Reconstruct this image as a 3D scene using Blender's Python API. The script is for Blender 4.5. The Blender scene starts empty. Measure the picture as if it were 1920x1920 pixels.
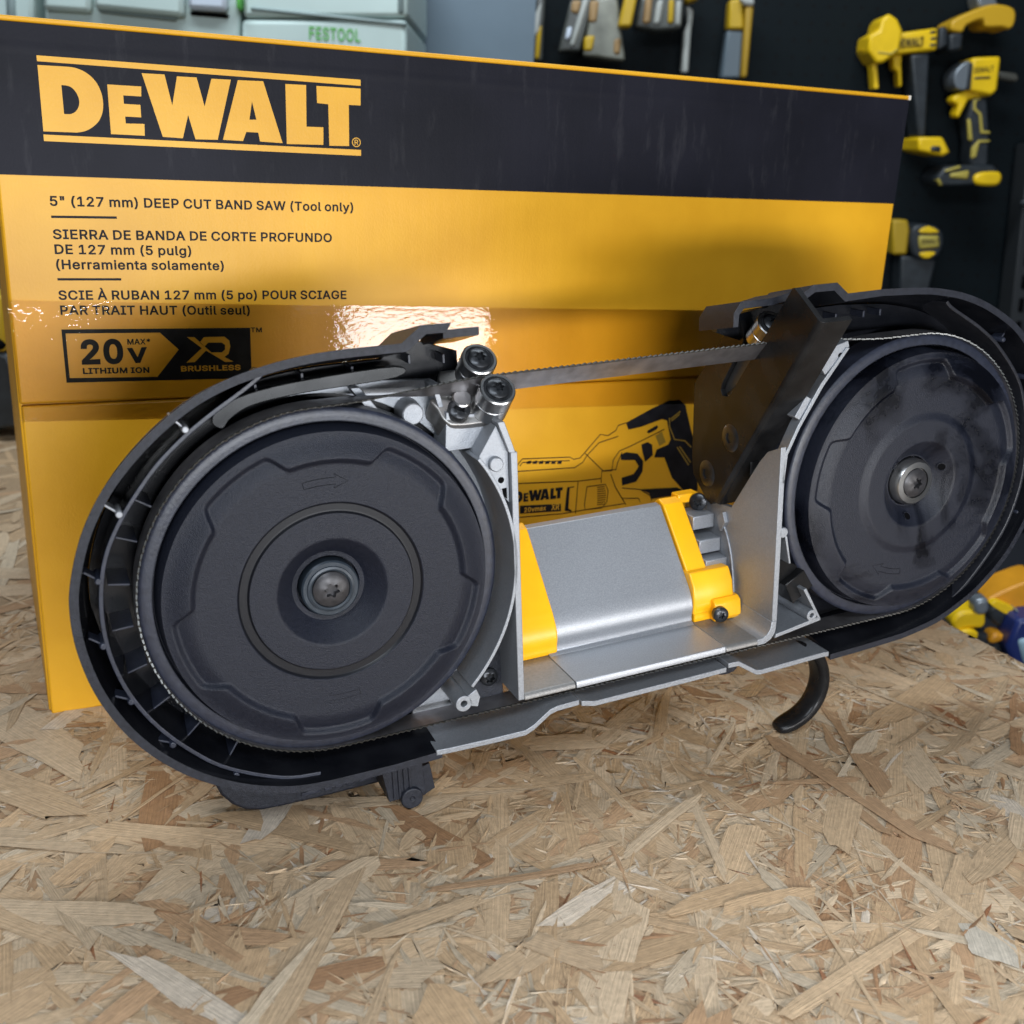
import bpy, bmesh, math, random
from mathutils import Vector, Matrix
random.seed(7)
scene = bpy.context.scene
COL = scene.collection

# ------------------------------------------------------------------ camera
# world axes seen from the lens (x right, y down, z ahead), solved from the carton and the two wheels
M = Matrix(((0.91851198, -0.08400399, 0.3863665),
            (-0.39328304, -0.29492185, 0.87083268),
            (0.04079451, -0.95182164, -0.3039266)))
CAM = Vector((0, 0, 0.302))
FPX = 2019.0
cam = bpy.data.cameras.new('camera')
cam_ob = bpy.data.objects.new('camera', cam)
COL.objects.link(cam_ob)
rx = M @ Vector((1, 0, 0)); ry = M @ Vector((0, -1, 0)); rz = M @ Vector((0, 0, -1))
cm = Matrix((rx, ry, rz)).transposed().to_4x4(); cm.translation = CAM
cam_ob.matrix_world = cm
cam.sensor_width = 36; cam.lens = 36 * FPX / 1920
cam.clip_start = 0.02; cam.clip_end = 30
cam.dof.use_dof = True; cam.dof.focus_distance = 0.53; cam.dof.aperture_fstop = 12.5
scene.camera = cam_ob

# ------------------------------------------------------------------ world and lamps
world = bpy.data.worlds.new('World'); scene.world = world
world.use_nodes = True
bg = world.node_tree.nodes['Background']
bg.inputs[0].default_value = (0.62, 0.78, 1.0, 1); bg.inputs[1].default_value = 0.06

def lamp(name, loc, target, sx, sy, power, color, shape='RECTANGLE'):
    l = bpy.data.lights.new(name, 'AREA'); l.shape = shape; l.size = sx; l.size_y = sy
    l.energy = power; l.color = color
    o = bpy.data.objects.new(name, l); COL.objects.link(o)
    o.location = loc
    o.rotation_euler = (Vector(target) - Vector(loc)).to_track_quat('-Z', 'Y').to_euler()
    return o
lamp('work_light', (0.15, -0.42, 0.187), (0.24, 0.5, 0.14), 0.5, 0.085, 7.8, (0.93, 0.96, 1.0))
lamp('panel_light', (0.53, -0.12, 0.075), (0.24, 0.6, 0.22), 0.22, 0.11, 1.7, (1.0, 0.97, 0.93))
lamp('ceiling_light', (-0.38, -0.5, 1.12), (0.2, 0.5, 0.1), 0.9, 0.3, 13.8, (0.84, 0.92, 1.0))
lamp('rear_fill_light', (0.25, 1.0, 1.45), (0.62, 1.6, 0.25), 1.5, 0.25, 23.0, (0.86, 0.94, 1.0))  # added lamp that brightens the storage boxes and the hung tools

scene.view_settings.view_transform = 'Standard'
scene.view_settings.look = 'None'
scene.view_settings.exposure = 0
scene.view_settings.gamma = 1
scene.render.engine = 'CYCLES'

# ------------------------------------------------------------------ measuring helpers (photo pixel -> point on a real plane)
def ray(x, y): return M @ Vector(((x - 960) / FPX, (y - 960) / FPX, 1.0))
FWD = Vector((0.386367, 0.870833, 0)).normalized(); RGT = Vector((FWD.y, -FWD.x, 0))
def back(x, y, d):                      # point on an upright plane d metres ahead
    r = ray(x, y); return CAM + r * (d / r.dot(FWD))
CORNER = Vector((-0.01385389, 0.59357565, 0)); HX = Vector((0.9991426, 0.0414009, 0)); HY = Vector((-0.0414009, 0.9991426, 0))
def carton(x, y):                       # point on the carton's front, mm from its lower left corner
    r = ray(x, y); s = (CORNER - CAM).dot(HY) / r.dot(HY); q = CAM + r * s - CORNER
    return q.dot(HX) * 1000, q.z * 1000

# ------------------------------------------------------------------ materials
def mat(name, base, rough=0.5, metal=0.0, noise=0.0, nscale=200.0, bump=0.0, bscale=800.0, rvar=0.0, coat=0.0, spec=0.5, c2=None):
    m = bpy.data.materials.new(name); m.use_nodes = True
    nt = m.node_tree; p = nt.nodes['Principled BSDF']
    p.inputs['Base Color'].default_value = (*base, 1); p.inputs['Roughness'].default_value = rough
    p.inputs['Metallic'].default_value = metal; p.inputs['Coat Weight'].default_value = coat
    p.inputs['Coat Roughness'].default_value = 0.08; p.inputs['Specular IOR Level'].default_value = spec
    tc = nt.nodes.new('ShaderNodeTexCoord')
    if noise > 0 or rvar > 0:
        n = nt.nodes.new('ShaderNodeTexNoise'); n.inputs['Scale'].default_value = nscale; n.inputs['Detail'].default_value = 6
        nt.links.new(tc.outputs['Object'], n.inputs['Vector'])
        if noise > 0:
            mx = nt.nodes.new('ShaderNodeMix'); mx.data_type = 'RGBA'
            d = c2 if c2 else tuple(min(1, b * (1 + noise) + noise * 0.01) for b in base)
            mx.inputs[6].default_value = (*[b * (1 - noise * 0.5) for b in base], 1); mx.inputs[7].default_value = (*d, 1)
            rp = nt.nodes.new('ShaderNodeMapRange'); rp.inputs[1].default_value = 0.35; rp.inputs[2].default_value = 0.68
            nt.links.new(n.outputs[0], rp.inputs[0]); nt.links.new(rp.outputs[0], mx.inputs[0])
            nt.links.new(mx.outputs[2], p.inputs['Base Color'])
        if rvar > 0:
            rr = nt.nodes.new('ShaderNodeMapRange'); rr.inputs[1].default_value = 0.3; rr.inputs[2].default_value = 0.7
            rr.inputs[3].default_value = rough - rvar; rr.inputs[4].default_value = rough + rvar
            nt.links.new(n.outputs[0], rr.inputs[0]); nt.links.new(rr.outputs[0], p.inputs['Roughness'])
    if bump > 0:
        b = nt.nodes.new('ShaderNodeTexNoise'); b.inputs['Scale'].default_value = bscale; b.inputs['Detail'].default_value = 3
        nt.links.new(tc.outputs['Object'], b.inputs['Vector'])
        bp = nt.nodes.new('ShaderNodeBump'); bp.inputs['Strength'].default_value = bump; bp.inputs['Distance'].default_value = 0.0005
        nt.links.new(b.outputs[0], bp.inputs['Height']); nt.links.new(bp.outputs[0], p.inputs['Normal'])
    return m
NYLON = mat('black_nylon', (0.0075, 0.0092, 0.0155), 0.5, noise=0.4, nscale=500, bump=0.5, bscale=1800, spec=0.36)
INNER = mat('smooth_black_moulding', (0.0045, 0.005, 0.007), 0.22, noise=0.3, nscale=60, bump=0.05, bscale=300, spec=0.3)
WHEEL = mat('wheel_nylon', (0.0075, 0.0092, 0.0165), 0.46, noise=0.2, nscale=700, bump=0.6, bscale=2300, rvar=0.03, spec=0.28)
WHEEL_OILY = mat('oily_wheel_nylon', (0.0075, 0.0092, 0.0165), 0.36, noise=0.2, nscale=700, bump=0.55, bscale=2100, spec=0.31)
def oil(m):
    # patches where cutting oil has wetted the moulding: glossier, dark reflection put into their colour, with their own ragged outline
    nt = m.node_tree; L = nt.links; p = nt.nodes['Principled BSDF']; tc = nt.nodes.new('ShaderNodeTexCoord')
    n = nt.nodes.new('ShaderNodeTexNoise'); n.inputs['Scale'].default_value = 17; n.inputs['Detail'].default_value = 9; n.inputs['Roughness'].default_value = 0.62; n.inputs['Distortion'].default_value = 0.6
    L.new(tc.outputs['Object'], n.inputs['Vector'])
    r = nt.nodes.new('ShaderNodeMapRange'); r.inputs[1].default_value = 0.47; r.inputs[2].default_value = 0.60; L.new(n.outputs[0], r.inputs[0])
    q = nt.nodes.new('ShaderNodeMapRange'); q.inputs[3].default_value = 0.47; q.inputs[4].default_value = 0.2; L.new(r.outputs[0], q.inputs[0]); L.new(q.outputs[0], p.inputs['Roughness'])
    sl = nt.nodes.new('ShaderNodeMapRange'); sl.inputs[3].default_value = 0.36; sl.inputs[4].default_value = 0.12; L.new(r.outputs[0], sl.inputs[0]); L.new(sl.outputs[0], p.inputs['Specular IOR Level'])
    mx = nt.nodes.new('ShaderNodeMix'); mx.data_type = 'RGBA'; mx.inputs[7].default_value = (0.002, 0.0023, 0.004, 1)
    L.new(p.inputs['Base Color'].links[0].from_socket, mx.inputs[6]); L.new(r.outputs[0], mx.inputs[0]); L.new(mx.outputs[2], p.inputs['Base Color'])
oil(WHEEL_OILY)
TYRE = mat('wheel_tyre', (0.013, 0.016, 0.028), 0.42, noise=0.3, nscale=300, bump=0.2)
CAST = mat('cast_aluminium', (0.27, 0.285, 0.31), 0.5, 0.6, noise=0.12, nscale=900, bump=0.35, bscale=1500, rvar=0.06)
CASTDARK = mat('raw_aluminium', (0.21, 0.205, 0.20), 0.5, 0.65, noise=0.12, nscale=700, bump=0.3, bscale=1200)
SILVER = mat('silver_paint', (0.30, 0.313, 0.338), 0.42, 0.55, noise=0.18, nscale=1600, bump=0.16, bscale=2400)
STEEL = mat('bearing_steel', (0.45, 0.45, 0.45), 0.28, 1.0, noise=0.15, nscale=120)
BLADE = mat('blade_steel', (0.27, 0.26, 0.27), 0.38, 0.9, noise=0.35, nscale=90)
TEETH = mat('blade_teeth', (0.17, 0.168, 0.16), 0.45, 1.0)
PLASTY = mat('yellow_plastic', (0.86, 0.405, 0.004), 0.36, noise=0.06, nscale=60, bump=0.06, bscale=900)
GLOSSB = mat('gloss_black_steel', (0.008, 0.008, 0.0085), 0.26, 0.0, noise=0.4, nscale=60, bump=0.05, bscale=400, coat=0.0, spec=0.17)
SCREWB = mat('black_screw', (0.028, 0.030, 0.034), 0.32, 0.6, noise=0.3, nscale=300)
SCREWG = mat('grey_screw', (0.035, 0.034, 0.037), 0.42, 0.4, noise=0.3, nscale=400)
WASHB = mat('dark_washer', (0.018, 0.026, 0.036), 0.4, 0.2, noise=0.2, nscale=300)
PIN = mat('bright_pin', (0.28, 0.29, 0.31), 0.4, 0.3)

# ------------------------------------------------------------------ mesh helpers
class MB:
    def __init__(s): s.v = []; s.f = []; s.m = []
    def add(s, vs, fs, mi=0):
        o = len(s.v); s.v += [tuple(q) for q in vs]; s.f += [tuple(i + o for i in f) for f in fs]; s.m += [mi] * len(fs)
    def prism(s, pts, d0, d1, ax='w', mi=0):
        # outline extruded: ax 'w' -> pts (u,v); 'u' -> pts (v,w); 'v' -> pts (u,w).   saw frame: x=u, y=-w, z=v (mm)
        def P(a, b, d):
            return {'w': (a, -d, b), 'u': (d, -b, a), 'v': (a, -b, d)}[ax]
        n = len(pts)
        s.add([P(a, b, d0) for a, b in pts] + [P(a, b, d1) for a, b in pts],
              [tuple(range(n)), tuple(range(2 * n - 1, n - 1, -1))] + [(i, (i + 1) % n, (i + 1) % n + n, i + n) for i in range(n)], mi)
    def band(s, A, B, d0, d1, closed=False, mi=0):
        # strip between two matching (u,v) polylines, extruded in w
        n = len(A); vs = []
        for d in (d0, d1):
            vs += [(a, -d, b) for a, b in A] + [(a, -d, b) for a, b in B]
        fs = []
        for i in range(n if closed else n - 1):
            j = (i + 1) % n
            fs += [(i, j, n + j, n + i), (2 * n + i, 3 * n + i, 3 * n + j, 2 * n + j), (i, 2 * n + i, 2 * n + j, j), (n + i, n + j, 3 * n + j, 3 * n + i)]
        if not closed: fs += [(0, n, 3 * n, 2 * n), (n - 1, 3 * n - 1, 4 * n - 1, 2 * n - 1)]
        s.add(vs, fs, mi)
    def shell(s, A, B, A2, B2, d0, d1, mi=0, mi_in=0, mi_out=None):
        # wall with draft: front edges A (outer) and B (inner) at d0, back edges A2 and B2 at d1
        n = len(A); vs = [(a, -d0, b) for a, b in A] + [(a, -d0, b) for a, b in B] + [(a, -d1, b) for a, b in A2] + [(a, -d1, b) for a, b in B2]
        f1 = []; f2 = []
        for i in range(n - 1):
            j = i + 1; f1 += [(i, j, n + j, n + i), (i, 2 * n + i, 2 * n + j, j)]; f2 += [(n + i, n + j, 3 * n + j, 3 * n + i), (2 * n + i, 3 * n + i, 3 * n + j, 2 * n + j)]
        f1 += [(0, n, 3 * n, 2 * n), (n - 1, 3 * n - 1, 4 * n - 1, 2 * n - 1)]
        s.add(vs, f1, mi)
        if mi_out is not None:
            for q in range(n - 1): s.m[len(s.m) - len(f1) + 2 * q + 1] = mi_out
        o = len(s.v) - len(vs); s.f += [tuple(k + o for k in f) for f in f2]; s.m += [mi_in] * len(f2)
    def box(s, u0, u1, v0, v1, w0, w1, mi=0): s.prism([(u0, v0), (u1, v0), (u1, v1), (u0, v1)], w0, w1, 'w', mi)
    def lathe(s, prof, org=(0, 0, 0), axis=(0, -1, 0), n=64, mi=0, cap=True):
        # prof: list of (radius, height along axis); org/axis in x,y,z mm
        a = Vector(axis).normalized(); b = a.orthogonal().normalized(); c = a.cross(b); o = Vector(org); vs = []; fs = []
        for r, h in prof:
            for k in range(n):
                t = 2 * math.pi * k / n; vs.append(o + a * h + (b * math.cos(t) + c * math.sin(t)) * r)
        for i in range(len(prof) - 1):
            for k in range(n):
                fs.append((i * n + k, i * n + (k + 1) % n, (i + 1) * n + (k + 1) % n, (i + 1) * n + k))
        if cap: fs += [tuple(range(n - 1, -1, -1)), tuple((len(prof) - 1) * n + k for k in range(n))]
        s.add(vs, fs, mi)
    def tube(s, path, r, n=10, mi=0):
        path = [Vector(q) for q in path]; vs = []; fs = []; m = len(path); up = Vector((0.3, 0.5, 0.8)).normalized()
        for i, q in enumerate(path):
            d = (path[min(i + 1, m - 1)] - path[max(i - 1, 0)]).normalized(); b = d.cross(up).normalized(); c = d.cross(b)
            for k in range(n):
                t = 2 * math.pi * k / n; vs.append(q + (b * math.cos(t) + c * math.sin(t)) * r)
        for i in range(m - 1):
            for k in range(n): fs.append((i * n + k, i * n + (k + 1) % n, (i + 1) * n + (k + 1) % n, (i + 1) * n + k))
        fs += [tuple(range(n - 1, -1, -1)), tuple((m - 1) * n + k for k in range(n))]
        s.add(vs, fs, mi)
    def screw(s, org, axis, R, h, dome=0.3, star=0.45, lobes=6, rec=None, mi=0, hexa=False):
        a = Vector(axis).normalized(); b = a.orthogonal().normalized(); c = a.cross(b); o = Vector(org); n = 72; vs = []; fs = []
        rec = rec if rec else h * 0.7
        def st(t):
            if hexa: return star * R / max(abs(math.cos((t % (math.pi / 3)) - math.pi / 6)), 0.1) * 0.87
            return R * star * (1 + 0.2 * math.cos(lobes * t))
        rings = [(lambda t: st(t) * 0.02, h - rec), (st, h - rec), (st, h + dome * 0.9), (lambda t: st(t) + R * 0.12, h + dome * 0.8), (lambda t: R * 0.82, h + dome * 0.35), (lambda t: R, h - 0.08 * R), (lambda t: R, 0)]
        for fn, z in rings:
            for k in range(n):
                t = 2 * math.pi * k / n; r = fn(t); vs.append(o + a * z + (b * math.cos(t) + c * math.sin(t)) * r)
        for i in range(len(rings) - 1):
            for k in range(n): fs.append((i * n + k, (i + 1) * n + k, (i + 1) * n + (k + 1) % n, i * n + (k + 1) % n))
        s.add(vs, fs, mi)

def finish(name, mb, mats, parent=None, offset=(0, 0, 0), bevel=0.0, seg=2, angle=38, scale=0.001, recalc=True, props=None):
    me = bpy.data.meshes.new(name)
    me.from_pydata([((x - offset[0]) * scale, (y - offset[1]) * scale, (z - offset[2]) * scale) for x, y, z in mb.v], [], mb.f)
    for m in (mats if isinstance(mats, (list, tuple)) else [mats]): me.materials.append(m)
    me.polygons.foreach_set('material_index', mb.m)
    if recalc:
        b = bmesh.new(); b.from_mesh(me); bmesh.ops.recalc_face_normals(b, faces=b.faces); b.to_mesh(me); b.free()
    me.polygons.foreach_set('use_smooth', [True] * len(me.polygons))
    me.set_sharp_from_angle(angle=math.radians(angle))
    o = bpy.data.objects.new(name, me); COL.objects.link(o)
    if parent: o.parent = parent
    if bevel > 0:
        bv = o.modifiers.new('edge', 'BEVEL'); bv.width = bevel * scale; bv.segments = seg; bv.limit_method = 'ANGLE'; bv.angle_limit = math.radians(40)
        bv.harden_normals = False
    return o
def thing(name, label, cat, loc=(0, 0, 0), rot=None, group=None):
    o = bpy.data.objects.new(name, None); COL.objects.link(o); o.empty_display_size = 0.02
    o.location = loc
    if rot is not None: o.rotation_euler = rot
    o['label'] = label; o['category'] = cat
    if group: o['group'] = group
    return o
def tag(o, label, cat, group=None):
    o['label'] = label; o['category'] = cat
    if group: o['group'] = group
def smooth(pts, n=6, closed=False):
    out = []; m = len(pts)
    for i in range(m if closed else m - 1):
        p = [Vector(pts[(i + k) % m]) if closed else Vector(pts[min(max(i + k, 0), m - 1)]) for k in (-1, 0, 1, 2)]
        for k in range(n):
            t = k / n
            out.append(tuple(0.5 * ((2 * p[1]) + (p[2] - p[0]) * t + (2 * p[0] - 5 * p[1] + 4 * p[2] - p[3]) * t * t + (3 * p[1] - p[0] - 3 * p[2] + p[3]) * t ** 3)))
    if not closed: out.append(tuple(pts[-1]))
    return out
def offset_path(pts, d):
    out = []
    for i, q in enumerate(pts):
        a = Vector(pts[max(i - 1, 0)]); b = Vector(pts[min(i + 1, len(pts) - 1)]); t = (b - a).normalized()
        out.append((q[0] - t.y * d, q[1] + t.x * d))
    return out
def arc(cx, cy, r, a0, a1, n=40):
    return [(cx + r * math.cos(math.radians(a0 + (a1 - a0) * k / n)), cy + r * math.sin(math.radians(a0 + (a1 - a0) * k / n))) for k in range(n + 1)]
def circ(cx, cy, r, n=32): return arc(cx, cy, r, 0, 360, n)[:-1]

# ------------------------------------------------------------------ workbench of oriented strand board
def strand_material():
    m = bpy.data.materials.new('strand_board'); m.use_nodes = True; nt = m.node_tree; p = nt.nodes['Principled BSDF']; L = nt.links
    at = nt.nodes.new('ShaderNodeAttribute'); at.attribute_name = 'tint'
    uv = nt.nodes.new('ShaderNodeUVMap'); uv.uv_map = 'grain'
    mp = nt.nodes.new('ShaderNodeMapping'); mp.inputs['Scale'].default_value = (0.03, 1.9, 1); L.new(uv.outputs[0], mp.inputs[0])
    n1 = nt.nodes.new('ShaderNodeTexNoise'); n1.inputs['Scale'].default_value = 1.0; n1.inputs['Detail'].default_value = 7; n1.inputs['Roughness'].default_value = 0.65; n1.inputs['Distortion'].default_value = 0.35
    L.new(mp.outputs[0], n1.inputs['Vector'])
    mp2 = nt.nodes.new('ShaderNodeMapping'); mp2.inputs['Scale'].default_value = (0.004, 0.33, 1); L.new(uv.outputs[0], mp2.inputs[0])
    wv = nt.nodes.new('ShaderNodeTexWave'); wv.bands_direction = 'Y'; wv.inputs['Scale'].default_value = 0.55; wv.inputs['Distortion'].default_value = 2.2; wv.inputs['Detail'].default_value = 3
    L.new(mp2.outputs[0], wv.inputs['Vector'])
    tc = nt.nodes.new('ShaderNodeTexCoord'); n3 = nt.nodes.new('ShaderNodeTexNoise'); n3.inputs['Scale'].default_value = 300; n3.inputs['Detail'].default_value = 5
    L.new(tc.outputs['Object'], n3.inputs['Vector'])
    def rng(src, a, b, c, d):
        r = nt.nodes.new('ShaderNodeMapRange'); r.inputs[1].default_value = a; r.inputs[2].default_value = b; r.inputs[3].default_value = c; r.inputs[4].default_value = d
        L.new(src, r.inputs[0]); return r.outputs[0]
    def mul(a, b):
        q = nt.nodes.new('ShaderNodeMath'); q.operation = 'MULTIPLY'; L.new(a, q.inputs[0]); L.new(b, q.inputs[1]); return q.outputs[0]
    k = mul(mul(rng(n1.outputs[0], 0.28, 0.72, 0.74, 1.2), rng(wv.outputs[1], 0, 1, 0.93, 1.03)), rng(n3.outputs[0], 0.3, 0.7, 0.86, 1.1))
    vm = nt.nodes.new('ShaderNodeVectorMath'); vm.operation = 'SCALE'; L.new(at.outputs['Color'], vm.inputs[0]); L.new(k, vm.inputs['Scale'])
    # dark resin specks
    n4 = nt.nodes.new('ShaderNodeTexNoise'); n4.inputs['Scale'].default_value = 130; n4.inputs['Detail'].default_value = 2
    L.new(tc.outputs['Object'], n4.inputs['Vector'])
    mx = nt.nodes.new('ShaderNodeMix'); mx.data_type = 'RGBA'; mx.inputs[7].default_value = (0.10, 0.045, 0.02, 1)
    L.new(rng(n4.outputs[0], 0.73, 0.78, 0, 0.6), mx.inputs[0]); L.new(vm.outputs[0], mx.inputs[6]); L.new(mx.outputs[2], p.inputs['Base Color'])
    p.inputs['Roughness'].default_value = 0.42; p.inputs['Specular IOR Level'].default_value = 0.5
    ad = nt.nodes.new('ShaderNodeMath'); ad.operation = 'ADD'; L.new(n1.outputs[0], ad.inputs[0]); L.new(rng(n3.outputs[0], 0, 1, 0, 0.5), ad.inputs[1])
    bp = nt.nodes.new('ShaderNodeBump'); bp.inputs['Strength'].default_value = 0.7; bp.inputs['Distance'].default_value = 0.0008
    L.new(ad.outputs[0], bp.inputs['Height']); L.new(bp.outputs[0], p.inputs['Normal'])
    return m
def build_bench():
    X0, X1, Y0, Y1 = -0.62, 0.585, 0.03, 1.32
    V = []; F = []; UV = []; T = []
    def slab():
        z1, z0 = -0.0008, -0.019
        c = [(X0, Y0), (X1, Y0), (X1, Y1), (X0, Y1)]
        for z in (z0, z1):
            for x, y in c: V.append((x, y, z)); UV.append((x * 1000, y * 1000)); T.append((0.36, 0.25, 0.15))
        F.extend([(3, 2, 1, 0), (4, 5, 6, 7)] + [(i, (i + 1) % 4, (i + 1) % 4 + 4, i + 4) for i in range(4)])
    slab()
    tints = [((0.517, 0.372, 0.232), 34), ((0.484, 0.333, 0.196), 26), ((0.561, 0.427, 0.286), 22), ((0.429, 0.272, 0.155), 14), ((0.512, 0.411, 0.292), 12), ((0.341, 0.194, 0.101), 3.5), ((0.286, 0.128, 0.059), 1), ((0.605, 0.511, 0.405), 2)]
    names = [t for t, w in tints]; wts = [w for t, w in tints]
    def strand(cx, cy, ang, ln, wd, z, tint, seg=8, lift=0.0):
        ca, sa = math.cos(ang), math.sin(ang); o = len(V); uo = random.uniform(0, 900); vo = random.uniform(0, 900)
        tilt = random.gauss(0, 0.009); roll = random.gauss(0, 0.045); bend = random.gauss(0, 0.00022); cur = random.gauss(0, 0.05)
        k = random.uniform(0.9, 1.08); tn = tuple(c * k for c in tint)
        sl0 = random.uniform(-0.6, 0.6) * wd; sl1 = random.uniform(-0.6, 0.6) * wd
        we = [1.0, 1.0, 1.0]; tp = random.random() < 0.45
        for i in range(seg + 1):
            t = i / seg - 0.5
            for j in (-1, 0, 1):
                we[j + 1] = min(max(we[j + 1] + random.gauss(0, 0.07), 0.7), 1.2)
                ww = wd * 0.5 * we[j + 1] * (random.uniform(0.25, 0.9) if i in (0, seg) else (0.85 if tp and i in (1, seg - 1) else 1))
                a = t * ln + (sl0 if i == 0 else 0) * j * 0.5 + (sl1 if i == seg else 0) * j * 0.5
                if i in (0, seg): a += random.gauss(0, 0.0035)
                b = j * ww + cur * ln * t * t
                x = min(cx + a * ca - b * sa, X1 + 0.0004 * random.random()); y = min(max(cy + a * sa + b * ca, Y0), Y1)
                zz = z + tilt * a + roll * b + bend * (4 * t * t) - 0.00016 * (j * j) + (lift if i == seg else 0)
                V.append((x, y, min(zz, 0.0016))); UV.append((a * 1000 + uo, b * 1000 + vo)); T.append(tn)
        for i in range(seg):
            for j in range(2):
                q = o + i * 3 + j; F.append((q, q + 3, q + 4, q + 1))
    N = 10500
    for i in range(N):
        lyr = i / N
        if random.random() < 0.62: cx = random.uniform(-0.14, X1); cy = random.uniform(0.12, 0.72)
        else: cx = random.uniform(X0, X1); cy = random.uniform(Y0, Y1)
        ang = random.gauss(math.radians(40), 0.85) if random.random() < 0.7 else random.uniform(0, math.pi)
        ln = min(max(random.gauss(0.085, 0.032), 0.02), 0.17); wd = min(max(math.exp(random.gauss(math.log(0.0088), 0.6)), 0.0018), 0.027)
        strand(cx, cy, ang, ln, wd, -0.0014 + 0.0014 * lyr + random.gauss(0, 0.0004), random.choices(names, wts)[0])
    for i in range(9000):                                   # fines and splinters pressed in between
        cx = random.uniform(-0.14, X1); cy = random.uniform(0.12, 0.75)
        strand(cx, cy, random.uniform(0, math.pi), random.uniform(0.006, 0.028), random.uniform(0.0008, 0.0032), random.uniform(-0.0002, 0.0005), random.choices(names, [20, 20, 30, 14, 16, 6, 3, 6])[0], seg=3, lift=0.0003 * random.random())
    strand(0.345, 0.262, 1.0, 0.026, 0.02, 0.0006, (0.56, 0.50, 0.41))
    me = bpy.data.meshes.new('workbench'); me.from_pydata(V, [], F)
    ca = me.color_attributes.new('tint', 'FLOAT_COLOR', 'POINT'); ca.data.foreach_set('color', [c for t in T for c in (*t, 1.0)])
    ul = me.uv_layers.new(name='grain'); idx = [0] * len(me.loops); me.loops.foreach_get('vertex_index', idx)
    ul.data.foreach_set('uv', [c for i in idx for c in UV[i]])
    me.materials.append(strand_material())
    me.polygons.foreach_set('use_smooth', [i > 5 for i in range(len(me.polygons))])
    o = bpy.data.objects.new('workbench', me); COL.objects.link(o)
    tag(o, 'pale strand board bench top under the band saw and the yellow carton', 'workbench')
build_bench()

# ------------------------------------------------------------------ yellow carton
BW, BH, BD = 571.4, 360.0, 245.0
box_mid = CORNER + HX * BW / 2000 + HY * BD / 2000
carton_ob = thing('cardboard_box', 'large yellow and black cardboard carton standing behind the opened saw', 'box', box_mid, (0, 0, math.atan2(HX.y, HX.x)))
BOFF = (BW / 2, BD / 2, 0)
def card_material(name, base, c2, spec, rough, scuff=0.0):
    m = mat(name, base, rough, noise=0.2, nscale=14, c2=c2, bump=0.0, spec=spec); nt = m.node_tree; L = nt.links; p = nt.nodes['Principled BSDF']
    tc = nt.nodes.new('ShaderNodeTexCoord')
    mp = nt.nodes.new('ShaderNodeMapping'); mp.inputs['Scale'].default_value = (800, 1, 520); L.new(tc.outputs['Object'], mp.inputs[0])
    n = nt.nodes.new('ShaderNodeTexNoise'); n.inputs['Scale'].default_value = 1; n.inputs['Detail'].default_value = 3; L.new(mp.outputs[0], n.inputs['Vector'])
    mp2 = nt.nodes.new('ShaderNodeMapping'); mp2.inputs['Scale'].default_value = (1, 0, 0.02); L.new(tc.outputs['Object'], mp2.inputs[0])
    wv = nt.nodes.new('ShaderNodeTexWave'); wv.inputs['Scale'].default_value = 46; wv.inputs['Distortion'].default_value = 1.2; wv.inputs['Detail'].default_value = 2; L.new(mp2.outputs[0], wv.inputs['Vector'])
    ad = nt.nodes.new('ShaderNodeMath'); ad.operation = 'MULTIPLY_ADD'; ad.inputs[1].default_value = 0.16; L.new(wv.outputs[1], ad.inputs[0]); L.new(n.outputs[0], ad.inputs[2])
    bp = nt.nodes.new('ShaderNodeBump'); bp.inputs['Strength'].default_value = 0.16; bp.inputs['Distance'].default_value = 0.00045; L.new(ad.outputs[0], bp.inputs['Height']); L.new(bp.outputs[0], p.inputs['Normal'])
    if scuff > 0:
        sp = nt.nodes.new('ShaderNodeSeparateXYZ'); L.new(tc.outputs['Object'], sp.inputs[0])
        a1 = nt.nodes.new('ShaderNodeMath'); a1.operation = 'SUBTRACT'; a1.inputs[1].default_value = 0.3465; L.new(sp.outputs['Z'], a1.inputs[0])
        a2 = nt.nodes.new('ShaderNodeMath'); a2.operation = 'ABSOLUTE'; L.new(a1.outputs[0], a2.inputs[0])
        a3 = nt.nodes.new('ShaderNodeMapRange'); a3.interpolation_type = 'SMOOTHSTEP'; a3.inputs[1].default_value = 0.0; a3.inputs[2].default_value = 0.0035; a3.inputs[3].default_value = 1.6; a3.inputs[4].default_value = 0; L.new(a2.outputs[0], a3.inputs[0])
        a4 = nt.nodes.new('ShaderNodeMath'); a4.operation = 'ADD'; L.new(ad.outputs[0], a4.inputs[0]); L.new(a3.outputs[0], a4.inputs[1]); L.new(a4.outputs[0], bp.inputs['Height'])
        mp3 = nt.nodes.new('ShaderNodeMapping'); mp3.inputs['Scale'].default_value = (95, 1, 17); L.new(tc.outputs['Object'], mp3.inputs[0])
        s = nt.nodes.new('ShaderNodeTexNoise'); s.inputs['Scale'].default_value = 1; s.inputs['Detail'].default_value = 8; s.inputs['Roughness'].default_value = 0.7; L.new(mp3.outputs[0], s.inputs['Vector'])
        r = nt.nodes.new('ShaderNodeMapRange'); r.inputs[1].default_value = 0.56; r.inputs[2].default_value = 0.78; r.inputs[4].default_value = scuff; L.new(s.outputs[0], r.inputs[0])
        mx = nt.nodes.new('ShaderNodeMix'); mx.data_type = 'RGBA'; mx.inputs[7].default_value = (0.30, 0.29, 0.30, 1)
        src = p.inputs['Base Color'].links[0].from_socket; L.new(src, mx.inputs[6]); L.new(r.outputs[0], mx.inputs[0]); L.new(mx.outputs[2], p.inputs['Base Color'])
    return m
CARDY = card_material('yellow_card', (0.72, 0.345, 0.010), (0.77, 0.39, 0.016), 0.4, 0.43)
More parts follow.
